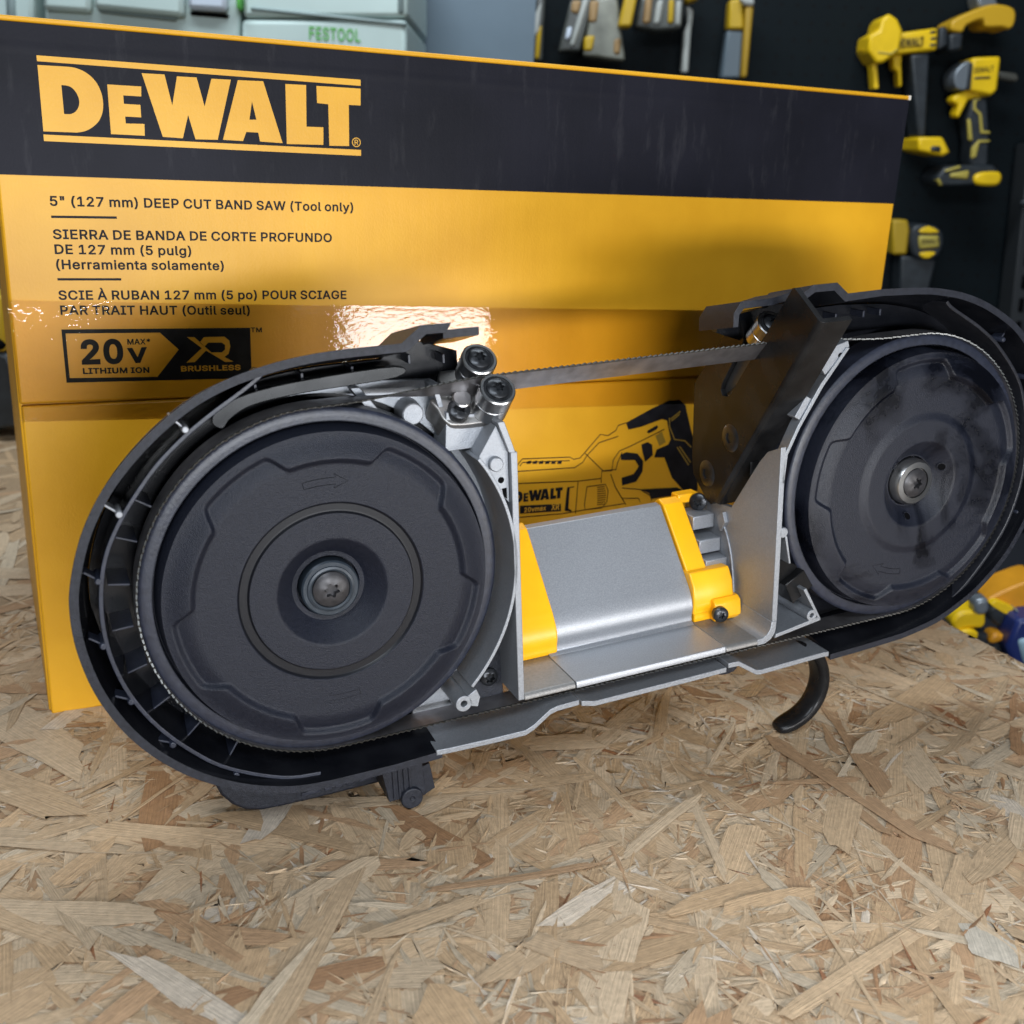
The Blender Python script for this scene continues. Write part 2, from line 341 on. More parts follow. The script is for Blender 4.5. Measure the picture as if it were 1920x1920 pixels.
CARDK = card_material('black_printed_card', (0.0095, 0.0098, 0.0145), (0.014, 0.014, 0.021), 0.12, 0.5, 0.08)
INK = mat('black_ink', (0.010, 0.0095, 0.012), 0.55, noise=0.4, nscale=90, spec=0.15)
INKY = card_material('yellow_ink', (0.74, 0.37, 0.022), (0.79, 0.42, 0.034), 0.4, 0.45)
KRAFT = mat('raw_card_edge', (0.45, 0.33, 0.2), 0.8, noise=0.3, nscale=300)
SEAM = 174.0
b = MB()
# front panel in two flaps that meet at the taped slit, and the other sides
b.prism([(0.6, 0.0), (BW, 0.0), (BW, SEAM - 3.3), (0.6, SEAM + 1.9)], 0, -3.5)
b.prism([(0.0, SEAM + 2.9), (BW, SEAM - 2.3), (BW, BH - 2.6), (0, BH - 2.6)], 0.3, -3.5)
b.box(-0.5, BW + 0.5, 0.2, BH - 3, -4, -BD)
carton_body = finish('carton', b, CARDY, carton_ob, BOFF, bevel=1.2, seg=3)
b = MB(); b.box(-0.5, BW + 0.6, BH - 2.5, BH, 0.9, -BD); finish('folded_top_edge', b, CARDY, carton_ob, BOFF, bevel=0.9, seg=2)
b = MB(); b.box(0.1, BW - 0.1, 289.2, BH - 2.7, 0.62, 0.3); finish('black_panel', b, CARDK, carton_ob, BOFF)
b = MB(); b.box(BW - 1.2, BW + 0.75, BH - 2.7, BH + 0.15, 1.1, -BD); finish('cut_edge', b, mat('white_card_edge', (0.7, 0.66, 0.58), 0.7), carton_ob, BOFF)

from mathutils.geometry import delaunay_2d_cdt
def fill(loops, nonzero):
    # triangles covering a set of closed loops
    V = []; E = []
    for l in loops:
        o = len(V); V += [Vector(q) for q in l]; E += [(o + k, o + (k + 1) % len(l)) for k in range(len(l))]
    vs, es, fs, *_ = delaunay_2d_cdt(V, E, [], 0, 1e-5)
    keep = []
    for f in fs:
        cx = sum(vs[k].x for k in f) / len(f); cy = sum(vs[k].y for k in f) / len(f); w = 0; c = 0
        for l in loops:
            for k in range(len(l)):
                (x0, y0), (x1, y1) = l[k - 1], l[k]
                if (y0 > cy) != (y1 > cy) and cx < (x1 - x0) * (cy - y0) / (y1 - y0) + x0: c += 1; w += 1 if y1 > y0 else -1
        if (w != 0) if nonzero else (c % 2): keep.append(tuple(f))
    return [tuple(v) for v in vs], keep
def sheet(name, groups, nonzero, fn, material, parent):
    V = []; F = []
    for g in groups:
        vs, fs = fill(g, nonzero); o = len(V); V += [fn(*q) for q in vs]; F += [tuple(k + o for k in f) for f in fs]
    me = bpy.data.meshes.new(name); me.from_pydata(V, [], F); me.materials.append(material)
    o = bpy.data.objects.new(name, me); COL.objects.link(o); o.parent = parent
    return o
def flat(name, polys, d, material, parent=carton_ob, off=BOFF, words=()):
    # flat print in carton millimetres at depth d in front of the card: polygons (holes even-odd) and words
    o = sheet(name, ([polys] if polys else []), False, lambda x, y: ((x - off[0]) * 0.001, (-d - off[1]) * 0.001, (y - off[2]) * 0.001), material, parent)
    if words:
        w = sheet(name, words, True, lambda x, y: ((x - off[0]) * 0.001, (-d - off[1]) * 0.001, (y - off[2]) * 0.001), material, parent)
        if not polys: bpy.data.objects.remove(o); w.name = name; return w
        a, b = o.data, w.data; n = len(a.vertices); V = [v.co[:] for v in a.vertices] + [v.co[:] for v in b.vertices]
        F = [tuple(p.vertices) for p in a.polygons] + [tuple(k + n for k in p.vertices) for p in b.polygons]
        me = bpy.data.meshes.new(name); me.from_pydata(V, [], F); me.materials.append(material); o.data = me; bpy.data.objects.remove(w)
    return o
GLYPHS = {"\"":[321,[[78,318,70,509,136,509,128,318],[193,318,185,509,250,509,243,318]]],"(":[273,[[89,207,90,244,94,283,101,324,109,364,119,403,132,441,145,477,160,510,177,539,236,539,219,503,204,466,191,428,179,390,169,351,161,313,156,276,152,241,151,207,152,176,155,145,160,115,167,83,177,50,188,16,202,-19,218,-57,236,-96,177,-96,150,-46,128,4,111,55,99,106,92,156]]],")":[273,[[37,-96,56,-56,72,-18,86,18,97,52,106,85,113,116,118,147,121,177,122,207,121,241,117,276,112,313,104,351,94,390,82,428,69,466,54,503,37,539,97,539,113,510,128,477,142,441,154,403,164,364,173,323,179,283,183,244,184,207,182,156,174,104,161,53,144,3,123,-47,97,-96]]],"*":[453,[[201,223,206,331,114,272,89,315,186,365,89,415,114,459,206,400,201,509,250,509,246,400,337,459,362,415,266,365,362,315,337,272,246,331,250,223]]],"0":[453,[[227,-7,191,-3,158,7,130,24,105,48,85,77,69,113,57,155,50,202,48,254,50,306,57,353,69,395,85,431,106,461,130,484,159,502,191,512,227,516,262,512,295,502,323,484,348,461,368,431,384,395,396,353,403,306,405,254,403,202,396,155,384,113,368,77,348,48,323,24,295,7,263,-3],[227,50,250,52,271,60,290,74,306,92,320,116,330,144,338,176,342,213,344,254,342,295,338,332,330,365,320,393,306,416,290,435,271,449,250,457,227,460,203,457,182,449,163,435,147,416,134,393,123,365,115,332,111,295,109,254,111,213,115,176,123,144,134,116,147,92,163,74,182,60,203,52]]],"1":[453,[[76,0,76,55,391,55,391,0],[276,509,276,0,212,0,212,448,209,448,86,358,86,427,198,509]]],"2":[453,[[64,0,64,47,234,229,252,248,268,266,282,282,294,298,303,312,311,327,316,341,319,356,320,371,319,389,315,405,308,419,298,431,287,441,273,449,258,455,241,458,224,460,205,458,188,454,172,447,159,438,148,427,139,413,132,398,128,381,127,362,66,362,68,391,75,418,86,442,102,464,121,482,143,496,168,507,196,513,225,516,254,513,281,507,306,497,328,482,346,465,361,445,372,423,379,398,381,372,380,354,377,336,371,318,363,299,351,280,336,259,317,235,294,209,267,180,153,60,153,57,389,57,389,0]]],"5":[453,[[221,-7,192,-5,165,1,140,11,118,25,99,41,83,60,71,82,63,105,60,130,122,130,125,115,130,102,138,89,148,78,160,68,173,60,188,54,204,51,221,50,241,51,259,56,276,64,291,75,304,89,314,104,322,122,326,141,328,162,326,183,321,203,314,221,303,237,290,251,275,262,257,270,238,275,218,277,201,276,184,273,167,268,152,262,139,255,128,246,67,253,96,509,366,509,366,452,151,452,134,301,136,301,148,311,162,318,178,325,194,330,212,333,229,334,252,332,274,328,294,321,313,311,330,299,345,285,358,269,370,251,379,231,386,210,390,187,391,163,388,132,381,102,369,76,352,52,332,32,309,15,282,3,253,-4]]],"7":[453,[[97,0,323,448,323,452,62,452,62,509,391,509,391,449,165,0]]],"A":[480,[[16,0,201,509,276,509,463,0,395,0,287,302,280,323,272,346,264,372,255,402,244,438,232,478,245,478,233,437,222,402,213,371,204,345,197,322,191,302,85,0],[110,142,110,199,370,199,370,142]]],"B":[456,[[60,0,60,509,241,509,274,507,304,501,329,491,350,477,367,461,381,442,390,421,396,398,398,374,397,353,393,336,387,320,378,307,368,295,356,286,343,278,329,272,315,267,315,262,331,260,347,254,363,245,378,234,391,220,402,203,411,184,416,161,418,136,416,111,410,88,400,67,386,48,368,31,344,18,317,8,284,2,247,0],[125,57,245,57,281,60,309,67,330,80,344,96,353,115,355,137,354,153,350,169,342,184,333,197,320,209,306,218,289,225,269,229,248,231,125,231],[125,285,238,285,256,287,273,290,288,296,302,304,314,314,323,326,330,340,335,355,336,372,333,393,326,412,313,429,294,442,270,449,240,452,125,452]]],"C":[510,[[267,-7,225,-3,186,7,150,25,119,49,92,79,70,115,53,157,44,203,40,254,44,305,53,352,70,393,92,429,119,459,150,484,186,501,225,512,267,516,293,514,317,511,340,504,362,496,383,485,402,471,419,456,435,438,448,418,459,397,467,373,473,348,408,348,404,365,397,380,389,395,380,407,369,418,357,428,344,437,330,444,315,449,300,453,284,455,267,456,237,453,209,445,184,432,161,414,141,391,125,364,113,332,106,295,103,254,106,213,113,177,125,145,141,117,161,94,184,76,210,63,237,56,267,53,284,54,300,56,315,60,330,65,344,72,357,81,369,90,380,102,389,114,397,128,404,144,408,160,473,160,467,135,459,112,448,91,435,71,420,53,402,38,383,24,363,13,341,5,317,-2,293,-6]]],"D":[502,[[219,0,96,0,96,57,215,57,254,60,288,68,318,81,343,99,363,122,379,149,390,181,397,216,399,255,397,294,390,329,379,361,364,388,344,410,320,428,291,441,258,449,221,452,93,452,93,509,225,509,273,505,315,495,353,478,385,455,412,426,433,391,449,351,458,306,462,255,458,205,449,159,433,119,411,83,384,54,351,31,312,14,268,3],[125,509,125,0,60,0,60,509]]],"E":[419,[[60,0,60,509,372,509,372,452,125,452,125,286,355,286,355,229,125,229,125,57,375,57,375,0]]],"F":[410,[[60,0,60,509,369,509,369,452,125,452,125,278,346,278,346,221,125,221,125,0]]],"G":[520,[[269,-7,225,-3,185,7,149,25,118,49,91,79,69,116,53,157,43,203,40,254,43,305,53,352,69,393,91,429,117,459,149,484,184,501,223,512,265,516,291,514,316,510,340,504,363,494,384,483,403,469,421,453,436,436,449,416,460,395,468,373,474,349,408,349,402,365,395,379,387,393,378,406,368,417,356,427,344,436,330,443,315,448,300,453,283,455,265,456,236,453,209,445,183,432,160,414,141,392,125,364,113,332,106,295,103,254,106,213,113,177,125,145,141,117,161,95,184,76,210,63,238,56,269,53,296,55,322,61,345,71,365,85,382,102,396,123,407,147,413,173,415,202,434,199,283,199,283,256,478,256,478,200,475,160,466,124,451,91,431,62,406,38,377,19,344,5,308,-4]]],"H":[517,[[60,0,60,509,125,509,125,289,392,289,392,509,457,509,457,0,392,0,392,232,125,232,125,0]]],"I":[300,[[31,0,31,57,118,57,118,452,31,452,31,509,269,509,269,452,183,452,183,57,269,57,269,0]]],"L":[393,[[60,0,60,509,125,509,125,57,361,57,361,0]]],"M":[628,[[60,0,60,509,152,509,277,187,280,179,284,170,287,159,291,147,295,135,299,123,303,110,307,97,311,84,315,71,319,60,322,49,307,49,311,59,314,71,318,83,322,95,326,108,330,121,334,134,338,146,342,158,346,169,349,179,352,187,476,509,568,509,568,0,504,0,504,291,504,302,504,314,504,327,505,340,505,354,505,369,505,383,506,398,506,413,506,428,507,443,507,457,513,457,508,441,503,425,498,409,492,393,487,378,482,363,477,348,472,335,467,322,463,310,459,300,456,291,342,0,286,0,170,291,167,300,163,310,159,321,155,333,150,347,145,361,140,376,134,392,129,408,124,424,118,441,112,457,119,457,119,444,120,430,120,416,120,401,121,386,121,372,121,357,121,342,122,328,122,315,122,302,122,291,122,0]]],"N":[523,[[60,0,60,509,136,509,343,183,349,174,355,163,363,151,371,137,379,122,388,107,396,90,405,73,414,55,405,54,403,72,402,90,401,108,400,126,399,142,399,157,399,171,399,184,399,195,399,509,463,509,463,0,387,0,202,290,194,303,186,317,177,331,168,346,159,363,148,381,136,402,123,425,108,452,119,454,120,429,121,406,122,384,123,363,124,345,124,328,125,313,125,301,125,291,125,0]]],"O":[533,[[267,-7,225,-3,186,7,150,25,119,49,92,79,70,115,53,157,44,203,40,254,44,305,53,352,70,393,92,429,119,459,150,484,186,501,225,512,267,516,309,512,348,501,384,484,415,459,442,429,464,393,480,352,490,305,493,254,490,203,480,157,464,115,442,79,415,49,384,25,348,7,309,-3],[267,53,296,55,324,63,349,76,372,94,392,116,408,144,420,176,428,213,430,254,428,295,420,332,408,365,392,392,372,415,349,433,324,446,296,453,267,456,237,453,210,445,184,433,161,415,142,392,125,364,113,332,106,295,103,254,106,213,113,176,125,144,142,117,161,94,184,76,210,63,237,55]]],"P":[445,[[60,0,60,509,235,509,272,506,305,499,332,487,356,471,375,452,390,430,400,404,407,377,409,348,407,318,400,291,390,265,375,243,356,223,332,207,305,195,272,188,235,186,109,186,109,242,233,242,257,244,279,248,297,256,312,266,324,279,333,294,339,310,343,328,344,348,343,367,339,385,333,402,324,416,312,428,297,439,279,446,257,451,232,452,125,452,125,0]]],"R":[449,[[60,0,60,509,236,509,273,506,305,500,333,489,356,473,376,455,390,433,401,408,407,381,409,352,407,323,401,296,390,271,376,250,356,232,333,217,305,206,273,200,236,198,96,198,96,255,234,255,258,256,280,260,298,267,313,276,325,287,334,300,340,316,344,333,345,352,344,371,340,389,334,405,325,419,313,430,298,440,279,446,258,451,233,452,125,452,125,0],[353,0,230,229,303,229,428,0]]],"S":[447,[[224,-9,188,-7,156,-1,128,9,102,23,81,40,64,60,51,83,42,109,38,137,104,137,108,118,114,102,123,88,136,76,150,66,166,59,185,53,204,50,224,49,246,50,267,54,286,60,303,69,317,79,329,92,338,106,344,122,346,139,344,154,340,168,332,179,322,189,310,197,296,205,280,211,263,217,245,222,184,239,145,253,112,269,86,289,67,313,56,341,52,372,54,400,62,425,75,448,92,468,113,484,138,498,165,508,195,514,227,516,259,514,289,508,316,498,340,484,360,468,377,449,390,427,398,403,401,378,337,378,332,402,320,421,302,437,280,449,254,456,225,459,204,457,185,454,167,448,152,440,139,430,129,418,121,405,117,391,115,376,117,359,122,345,131,334,142,324,155,315,169,308,184,302,198,297,212,293,264,279,279,275,295,270,312,264,328,256,344,248,359,238,372,226,384,213,395,198,402,180,407,161,408,139,406,112,399,87,386,64,370,43,349,25,323,11,294,0,261,-7]]],"T":[449,[[32,452,32,509,417,509,417,452,257,452,257,0,193,0,193,452]]],"U":[517,[[259,-8,220,-6,186,2,154,15,126,33,103,55,85,80,71,108,63,140,60,173,60,509,124,509,124,178,126,155,132,133,141,113,153,95,169,80,187,68,208,59,232,53,259,52,285,53,309,59,331,68,349,80,364,95,377,113,385,133,391,155,393,178,393,509,457,509,457,173,454,140,446,108,433,80,414,55,391,33,363,15,332,2,297,-6]]],"V":[480,[[204,0,16,509,84,509,192,206,199,187,207,164,215,137,225,106,236,71,248,31,235,31,247,71,257,107,267,138,276,165,283,187,290,206,395,509,463,509,278,0]]],"W":[686,[[155,0,16,509,82,509,163,196,167,179,172,162,175,145,179,128,183,111,187,94,190,76,194,58,197,40,189,40,193,58,196,76,200,94,203,111,207,128,211,145,215,162,220,179,224,196,306,509,380,509,462,196,466,179,470,162,474,145,478,128,482,111,486,94,490,76,494,58,497,40,488,40,492,58,495,76,499,94,503,111,506,128,510,145,515,162,519,179,523,196,603,509,670,509,530,0,455,0,368,323,362,345,357,368,351,391,346,417,341,445,336,475,350,475,345,446,340,420,335,395,330,371,324,347,318,323,230,0]]],"X":[474,[[18,0,217,284,217,236,29,509,104,509,178,400,188,386,196,373,204,361,211,350,217,340,223,329,230,318,236,305,243,292,232,292,239,305,246,317,252,329,258,339,265,350,272,361,280,373,288,386,298,400,374,509,446,509,259,239,259,287,456,0,382,0,292,129,283,142,275,154,268,165,262,175,256,185,250,195,244,206,237,218,230,231,244,231,238,219,231,207,225,196,219,186,213,176,206,166,199,155,191,143,182,129,91,0]]],"a":[389,[[160,-9,137,-7,115,-3,94,5,76,15,60,29,48,45,38,63,32,84,30,108,32,128,36,146,43,161,53,174,64,184,78,193,92,200,108,206,125,211,143,214,161,217,178,220,200,223,218,225,234,227,247,229,257,231,265,235,271,240,274,246,276,255,276,257,275,272,272,285,267,297,260,307,251,315,240,322,227,327,212,330,196,331,178,330,163,327,149,322,137,316,127,309,118,301,110,292,104,283,100,274,41,291,51,313,64,331,79,346,95,358,114,368,133,375,153,380,173,383,194,384,208,384,223,382,239,379,255,375,271,369,286,360,300,350,312,336,322,320,330,301,335,278,337,251,337,0,277,0,277,52,272,52,267,43,260,34,252,25,242,16,229,8,215,1,199,-4,181,-7],[170,45,192,47,211,51,228,59,242,68,254,80,263,93,270,108,274,122,276,138,276,190,272,187,267,184,259,182,251,180,241,178,231,176,221,174,210,173,200,171,191,170,182,169,175,168,161,166,147,163,134,159,122,153,112,147,103,139,97,130,93,118,92,105,93,93,96,82,102,72,109,64,119,57,130,52,142,48,156,46]]],"e":[404,[[212,-8,177,-5,145,3,117,16,92,35,72,58,56,85,44,116,37,150,34,187,36,224,44,258,55,290,71,317,91,340,115,359,142,373,172,382,205,384,226,383,246,380,266,374,285,366,303,355,319,341,334,324,347,305,357,282,365,256,370,227,371,194,371,169,75,169,75,221,338,221,310,202,308,226,304,248,298,269,288,286,277,301,263,314,246,323,227,328,205,330,183,328,164,323,146,313,131,301,119,286,109,270,102,251,97,231,96,211,96,178,98,151,102,127,110,106,121,88,135,73,151,61,169,53,190,48,212,46,227,47,241,49,254,53,265,58,276,65,285,73,294,82,300,93,306,105,365,91,358,72,348,55,335,39,320,26,302,14,283,4,261,-3,237,-7]]],"g":[425,[[207,-151,180,-149,156,-146,134,-140,114,-132,97,-122,82,-110,70,-97,59,-84,51,-69,101,-41,107,-49,114,-57,122,-66,131,-74,142,-82,154,-88,169,-93,187,-96,207,-97,236,-95,261,-87,282,-75,298,-58,308,-34,311,-6,311,68,306,68,301,60,294,51,287,41,277,32,266,23,252,16,236,10,217,6,195,5,165,7,138,14,113,27,90,43,71,65,55,90,43,120,36,154,34,191,36,229,43,263,55,293,71,320,90,342,112,361,138,374,166,382,196,384,218,383,237,379,253,373,267,365,279,356,288,346,296,336,302,327,308,319,313,319,313,379,372,379,372,-9,370,-40,363,-67,350,-90,334,-109,314,-124,291,-136,265,-144,237,-149],[205,59,227,61,246,66,264,75,278,87,290,103,300,121,307,142,311,166,312,193,311,219,307,242,300,264,291,283,279,299,264,312,247,322,227,328,205,330,182,328,163,322,145,312,130,298,118,282,109,262,102,241,98,218,96,193,98,167,102,144,109,123,118,104,131,88,145,76,163,66,183,61]]],"i":[167,[[53,0,53,379,114,379,114,0],[84,443,73,444,63,448,54,455,47,463,43,472,41,483,43,494,47,504,54,512,63,518,73,522,84,524,95,522,105,518,114,512,121,504,125,494,126,483,125,472,121,463,114,455,105,448,95,444]]],"l":[189,[[139,-2,112,0,91,8,74,20,62,37,55,59,53,84,53,509,114,509,114,99,114,83,117,71,120,62,126,57,135,53,146,52,152,52,157,52,160,53,164,53,167,54,170,54,181,3,175,1,169,0,162,-1,154,-2,147,-2]]],"m":[610,[[53,0,53,379,112,379,112,295,108,295,114,314,122,331,132,346,144,358,158,368,172,376,187,382,203,385,219,386,245,383,268,375,287,361,303,342,314,320,321,295,312,295,318,312,326,329,337,343,350,356,364,366,381,375,398,381,417,385,437,386,458,385,478,380,497,372,514,361,529,346,541,328,550,307,555,283,557,255,557,0,496,0,496,254,493,279,485,298,473,313,456,323,438,329,419,330,402,329,387,326,374,320,363,312,353,302,345,290,340,277,336,263,335,247,335,0,274,0,274,260,272,280,265,297,253,311,238,322,220,328,199,330,185,329,171,326,158,320,145,312,135,302,126,289,119,274,115,257,114,238,114,0]]],"n":[410,[[114,227,114,0,53,0,53,379,112,379,112,287,102,287,116,319,132,344,152,362,175,374,200,382,227,384,252,383,275,377,295,369,313,356,328,340,341,321,350,298,355,271,357,240,357,0,296,0,296,235,293,263,286,286,273,304,256,318,235,326,210,329,192,328,176,324,161,317,147,308,136,297,126,283,119,266,115,248]]],"o":[415,[[207,-8,174,-5,144,3,117,16,93,35,72,58,56,85,44,116,37,150,34,187,37,225,44,260,56,291,72,318,93,341,117,360,144,374,174,382,207,384,241,382,271,374,299,360,323,341,343,318,359,291,371,260,379,225,381,187,379,150,371,116,359,85,343,58,323,35,299,16,271,3,241,-5],[207,46,231,49,252,55,270,66,285,80,298,97,307,117,314,139,318,163,319,187,318,212,314,236,307,258,298,278,285,296,270,310,252,321,231,328,207,330,184,328,163,321,145,310,130,296,118,278,108,258,102,236,98,212,96,187,98,163,102,139,108,117,118,97,130,80,145,66,163,55,184,49]]],"p":[424,[[53,-143,53,379,112,379,112,319,118,319,123,327,130,336,137,346,147,355,158,364,171,373,188,379,207,383,229,384,259,382,287,374,313,361,335,342,354,320,370,293,381,261,388,227,390,189,388,151,381,116,370,84,355,57,336,34,313,16,288,3,260,-6,229,-8,208,-7,189,-3,173,4,159,12,147,21,138,31,130,41,124,50,118,59,114,59,114,-143],[220,47,242,49,262,55,279,66,294,80,306,97,316,117,323,139,327,163,328,189,327,215,323,239,316,261,307,281,295,298,280,311,262,322,243,328,220,330,198,328,178,322,161,312,147,299,134,282,125,263,118,241,114,216,113,189,114,162,118,138,125,115,135,95,147,78,162,65,179,55,198,49]]],"r":[259,[[53,0,53,379,112,379,112,321,115,321,124,339,137,354,152,367,171,377,191,383,213,385,218,385,223,385,229,384,235,384,240,384,243,384,243,322,241,323,236,324,230,324,223,325,215,326,207,326,190,324,174,321,159,315,146,306,135,296,126,284,119,269,115,254,114,237,114,0]]],"s":[365,[[182,-8,157,-7,133,-3,112,3,93,12,76,24,62,38,50,54,41,73,36,94,94,107,101,87,111,72,124,60,141,52,160,47,181,45,206,47,227,53,244,62,258,74,265,88,268,103,266,115,262,126,254,136,243,144,229,150,212,155,149,170,118,180,92,192,72,208,58,227,50,249,47,274,49,295,55,314,65,332,79,347,95,360,115,370,137,378,161,383,187,384,212,383,234,379,254,372,271,363,286,352,299,339,309,324,318,308,324,290,268,277,262,291,254,304,243,316,228,325,210,331,187,333,166,331,147,326,131,317,119,305,111,292,109,277,110,264,115,253,124,243,136,235,152,229,172,223,229,209,261,200,287,187,306,171,320,153,328,131,331,107,329,85,323,65,312,47,298,31,281,18,260,6,236,-2,210,-7]]],"t":[227,[[204,379,204,327,6,327,6,379],[65,471,126,471,126,98,127,83,130,70,136,61,144,55,156,51,170,50,175,50,180,50,185,51,191,52,197,53,202,54,213,2,207,0,200,-2,192,-3,184,-3,176,-4,168,-4,138,-1,113,7,92,21,77,41,68,64,65,93]]],"u":[410,[[182,-5,158,-3,135,2,115,11,97,23,82,39,69,59,60,82,54,109,53,139,53,379,114,379,114,144,116,117,124,94,137,75,154,61,175,53,200,50,218,51,234,55,249,62,263,71,274,83,283,97,290,113,295,132,296,153,296,379,357,379,357,0,298,0,298,92,307,92,294,60,277,35,257,17,234,5,209,-3]]],"v":[389,[[163,0,17,379,84,379,165,155,173,132,180,110,187,87,193,64,199,42,206,21,184,21,191,42,197,64,203,87,209,110,216,132,224,155,305,379,371,379,226,0]]],"x":[379,[[21,0,171,218,171,171,29,379,100,379,147,306,159,287,170,270,179,253,188,237,198,221,207,206,175,206,185,221,194,237,202,253,211,270,222,287,233,306,282,379,352,379,209,169,209,214,358,0,287,0,231,85,219,103,209,120,200,136,191,152,182,167,173,182,205,182,195,167,187,152,178,136,170,120,160,103,148,85,91,0]]],"y":[389,[[47,-139,61,-86,71,-87,83,-89,94,-90,104,-89,113,-86,122,-81,130,-74,138,-64,145,-51,151,-36,163,-1,17,379,84,379,165,155,173,132,180,109,187,87,193,64,199,42,206,21,184,21,190,42,196,64,202,87,209,110,216,132,224,155,305,379,371,379,204,-58,196,-77,187,-93,177,-107,165,-119,153,-128,139,-136,125,-141,109,-144,91,-145,82,-145,73,-144,65,-143,57,-142,52,-140]]],"À":[480,[[16,0,201,509,276,509,463,0,395,0,287,302,280,323,272,346,264,372,255,402,244,438,232,478,245,478,233,437,222,402,213,371,204,345,197,322,191,302,85,0],[110,142,110,199,370,199,370,142],[216,558,150,659,218,659,266,558]]]}
GCAP = 0.5087
def embolden(l, d):
    l = [p for k, p in enumerate(l) if (Vector(p) - Vector(l[k - 1])).length > 6]; q = []
    for i, p in enumerate(l):
        a = Vector(p) - Vector(l[i - 1]); b = Vector(l[(i + 1) % len(l)]) - Vector(p)
        n = Vector((-a.y, a.x)).normalized() + Vector((-b.y, b.x)).normalized(); k = 2 / max(n.length_squared, 1.1)
        q.append((p[0] + n.x * k * d, p[1] + n.y * k * d))
    return q
def text_polys(s, bold=20, track=30):
    # outlines of a bold sans serif word, one group per letter; cap height 1, baseline 0
    out = []; x = 0; cap = GCAP * 1000 + 2 * bold
    for ch in s:
        if ch == ' ': x += 150 + track; continue
        adv, ls = GLYPHS[ch]
        out.append([[((q[0] + x) / cap, (q[1] + bold) / cap) for q in embolden([(l[k], l[k + 1]) for k in range(0, len(l), 2)], bold)] for l in ls])
        x += adv + track
    return out
def fit_text(s, x0, x1, base, cap, slope=0.0, bold=20, track=30):
    gr = text_polys(s, bold, track); xs = [p[0] for g in gr for l in g for p in l]; mn, mxx = min(xs), max(xs)
    return [[[(x0 + (p[0] - mn) / (mxx - mn) * (x1 - x0), base + p[1] * cap + slope * (p[0] - mn) / (mxx - mn)) for p in l] for l in g] for g in gr]
Z1 = lambda l: [carton(x / 2.526, y / 2.526) for x, y in l]
LOGO = [Z1(l) for l in (
    [(172, 262), (1706, 378), (1706, 407), (175, 290)], [(205, 637), (1708, 710), (1708, 738), (208, 668)],
    [(177, 308)] + smooth([(315, 316), (352, 321), (396, 338), (434, 366), (463, 403), (482, 450), (488, 500), (482, 542), (464, 578), (434, 605), (402, 621), (365, 628)], 5) + [(205, 622)],
    [(290, 403)] + smooth([(312, 405), (334, 412), (354, 430), (369, 456), (375, 482), (371, 508), (357, 529), (336, 540), (322, 541)], 5) + [(303, 540)],
    [(507, 400), (668, 410), (668, 457), (583, 452), (586, 492), (664, 497), (668, 556), (592, 552), (595, 585), (683, 587), (685, 643), (525, 635)],
    [(670, 347), (778, 353), (815, 500), (837, 362), (930, 367), (968, 505), (1000, 373), (1092, 378), (1030, 662), (925, 660), (890, 545), (865, 655), (770, 648)],
    [(1125, 380), (1245, 385), (1337, 678), (1230, 670), (1222, 628), (1165, 625), (1150, 668), (1055, 662)], [(1192, 480), (1213, 567), (1180, 567)],
    [(1350, 398), (1448, 403), (1450, 600), (1530, 603), (1530, 686), (1357, 682)],
    [(1497, 407), (1706, 420), (1706, 500), (1650, 497), (1652, 692), (1558, 690), (1553, 494), (1500, 488)])]
flat('logo', LOGO, 0.67, INKY)
cx, cy = carton(1686 / 2.526, 674 / 2.526)
flat('registered_mark', [circ(cx, cy, 2.45), circ(cx, cy, 2.0)], 0.67, INKY, words=fit_text('R', cx - 1.0, cx + 1.1, cy - 1.3, 2.6, 0, 8))
lines = [('5" (127 mm) DEEP CUT BAND SAW (Tool only)', (237, 975), (1672, 1003)), ('SIERRA DE BANDA DE CORTE PROFUNDO', (252, 1132), (1571, 1147)),
         ('DE 127 mm (5 pulg)', (260, 1203), (906, 1210)), ('(Herramienta solamente)', (267, 1275), (1060, 1280)),
         ('SCIE À RUBAN 127 mm (5 po) POUR SCIAGE', (278, 1420), (1640, 1416)), ('PAR TRAIT HAUT (Outil seul)', (287, 1491), (1183, 1490))]
tx = []
for s, a, c in lines:
    p0 = carton(a[0] / 2.526, a[1] / 2.526); p1 = carton(c[0] / 2.526, c[1] / 2.526)
    tx += fit_text(s, p0[0], p1[0], p0[1], 4.75, p1[1] - p0[1], 21)
for a, c in (((243, 1032), (553, 1036)), ((272, 1328), (574, 1328))):
    p0 = carton(a[0] / 2.526, a[1] / 2.526); p1 = carton(c[0] / 2.526, c[1] / 2.526); tx.append([[p0, p1, (p1[0], p1[1] + 1.15), (p0[0], p0[1] + 1.15)]])
flat('printed_text', [], 0.42, INK, words=tx)
fr = [Z1([(290, 1560), (1184, 1552), (1192, 1790), (315, 1812)]), Z1([(310, 1579), (757, 1575), (846, 1655), (745, 1784), (330, 1790)])]
flat('voltage_badge', fr, 0.42, INK)
def zt(s, a, c, cap, bold=20):
    p0 = carton(a[0] / 2.526, a[1] / 2.526); p1 = carton(c[0] / 2.526, c[1] / 2.526); return fit_text(s, p0[0], p1[0], p0[1], cap, p1[1] - p0[1], bold)
flat('badge_text', [], 0.44, INK, words=zt('20', (388, 1727), (587, 1722), 13.0, 34) + zt('V', (605, 1722), (700, 1716), 8.2, 40) + zt('MAX*', (603, 1632), (712, 1630), 3.0, 26) + zt('LITHIUM ION', (393, 1771), (708, 1765), 3.1, 32))
flat('trade_mark', [], 0.44, INK, words=zt('TM', (1187, 1573), (1240, 1573), 2.6, 22))
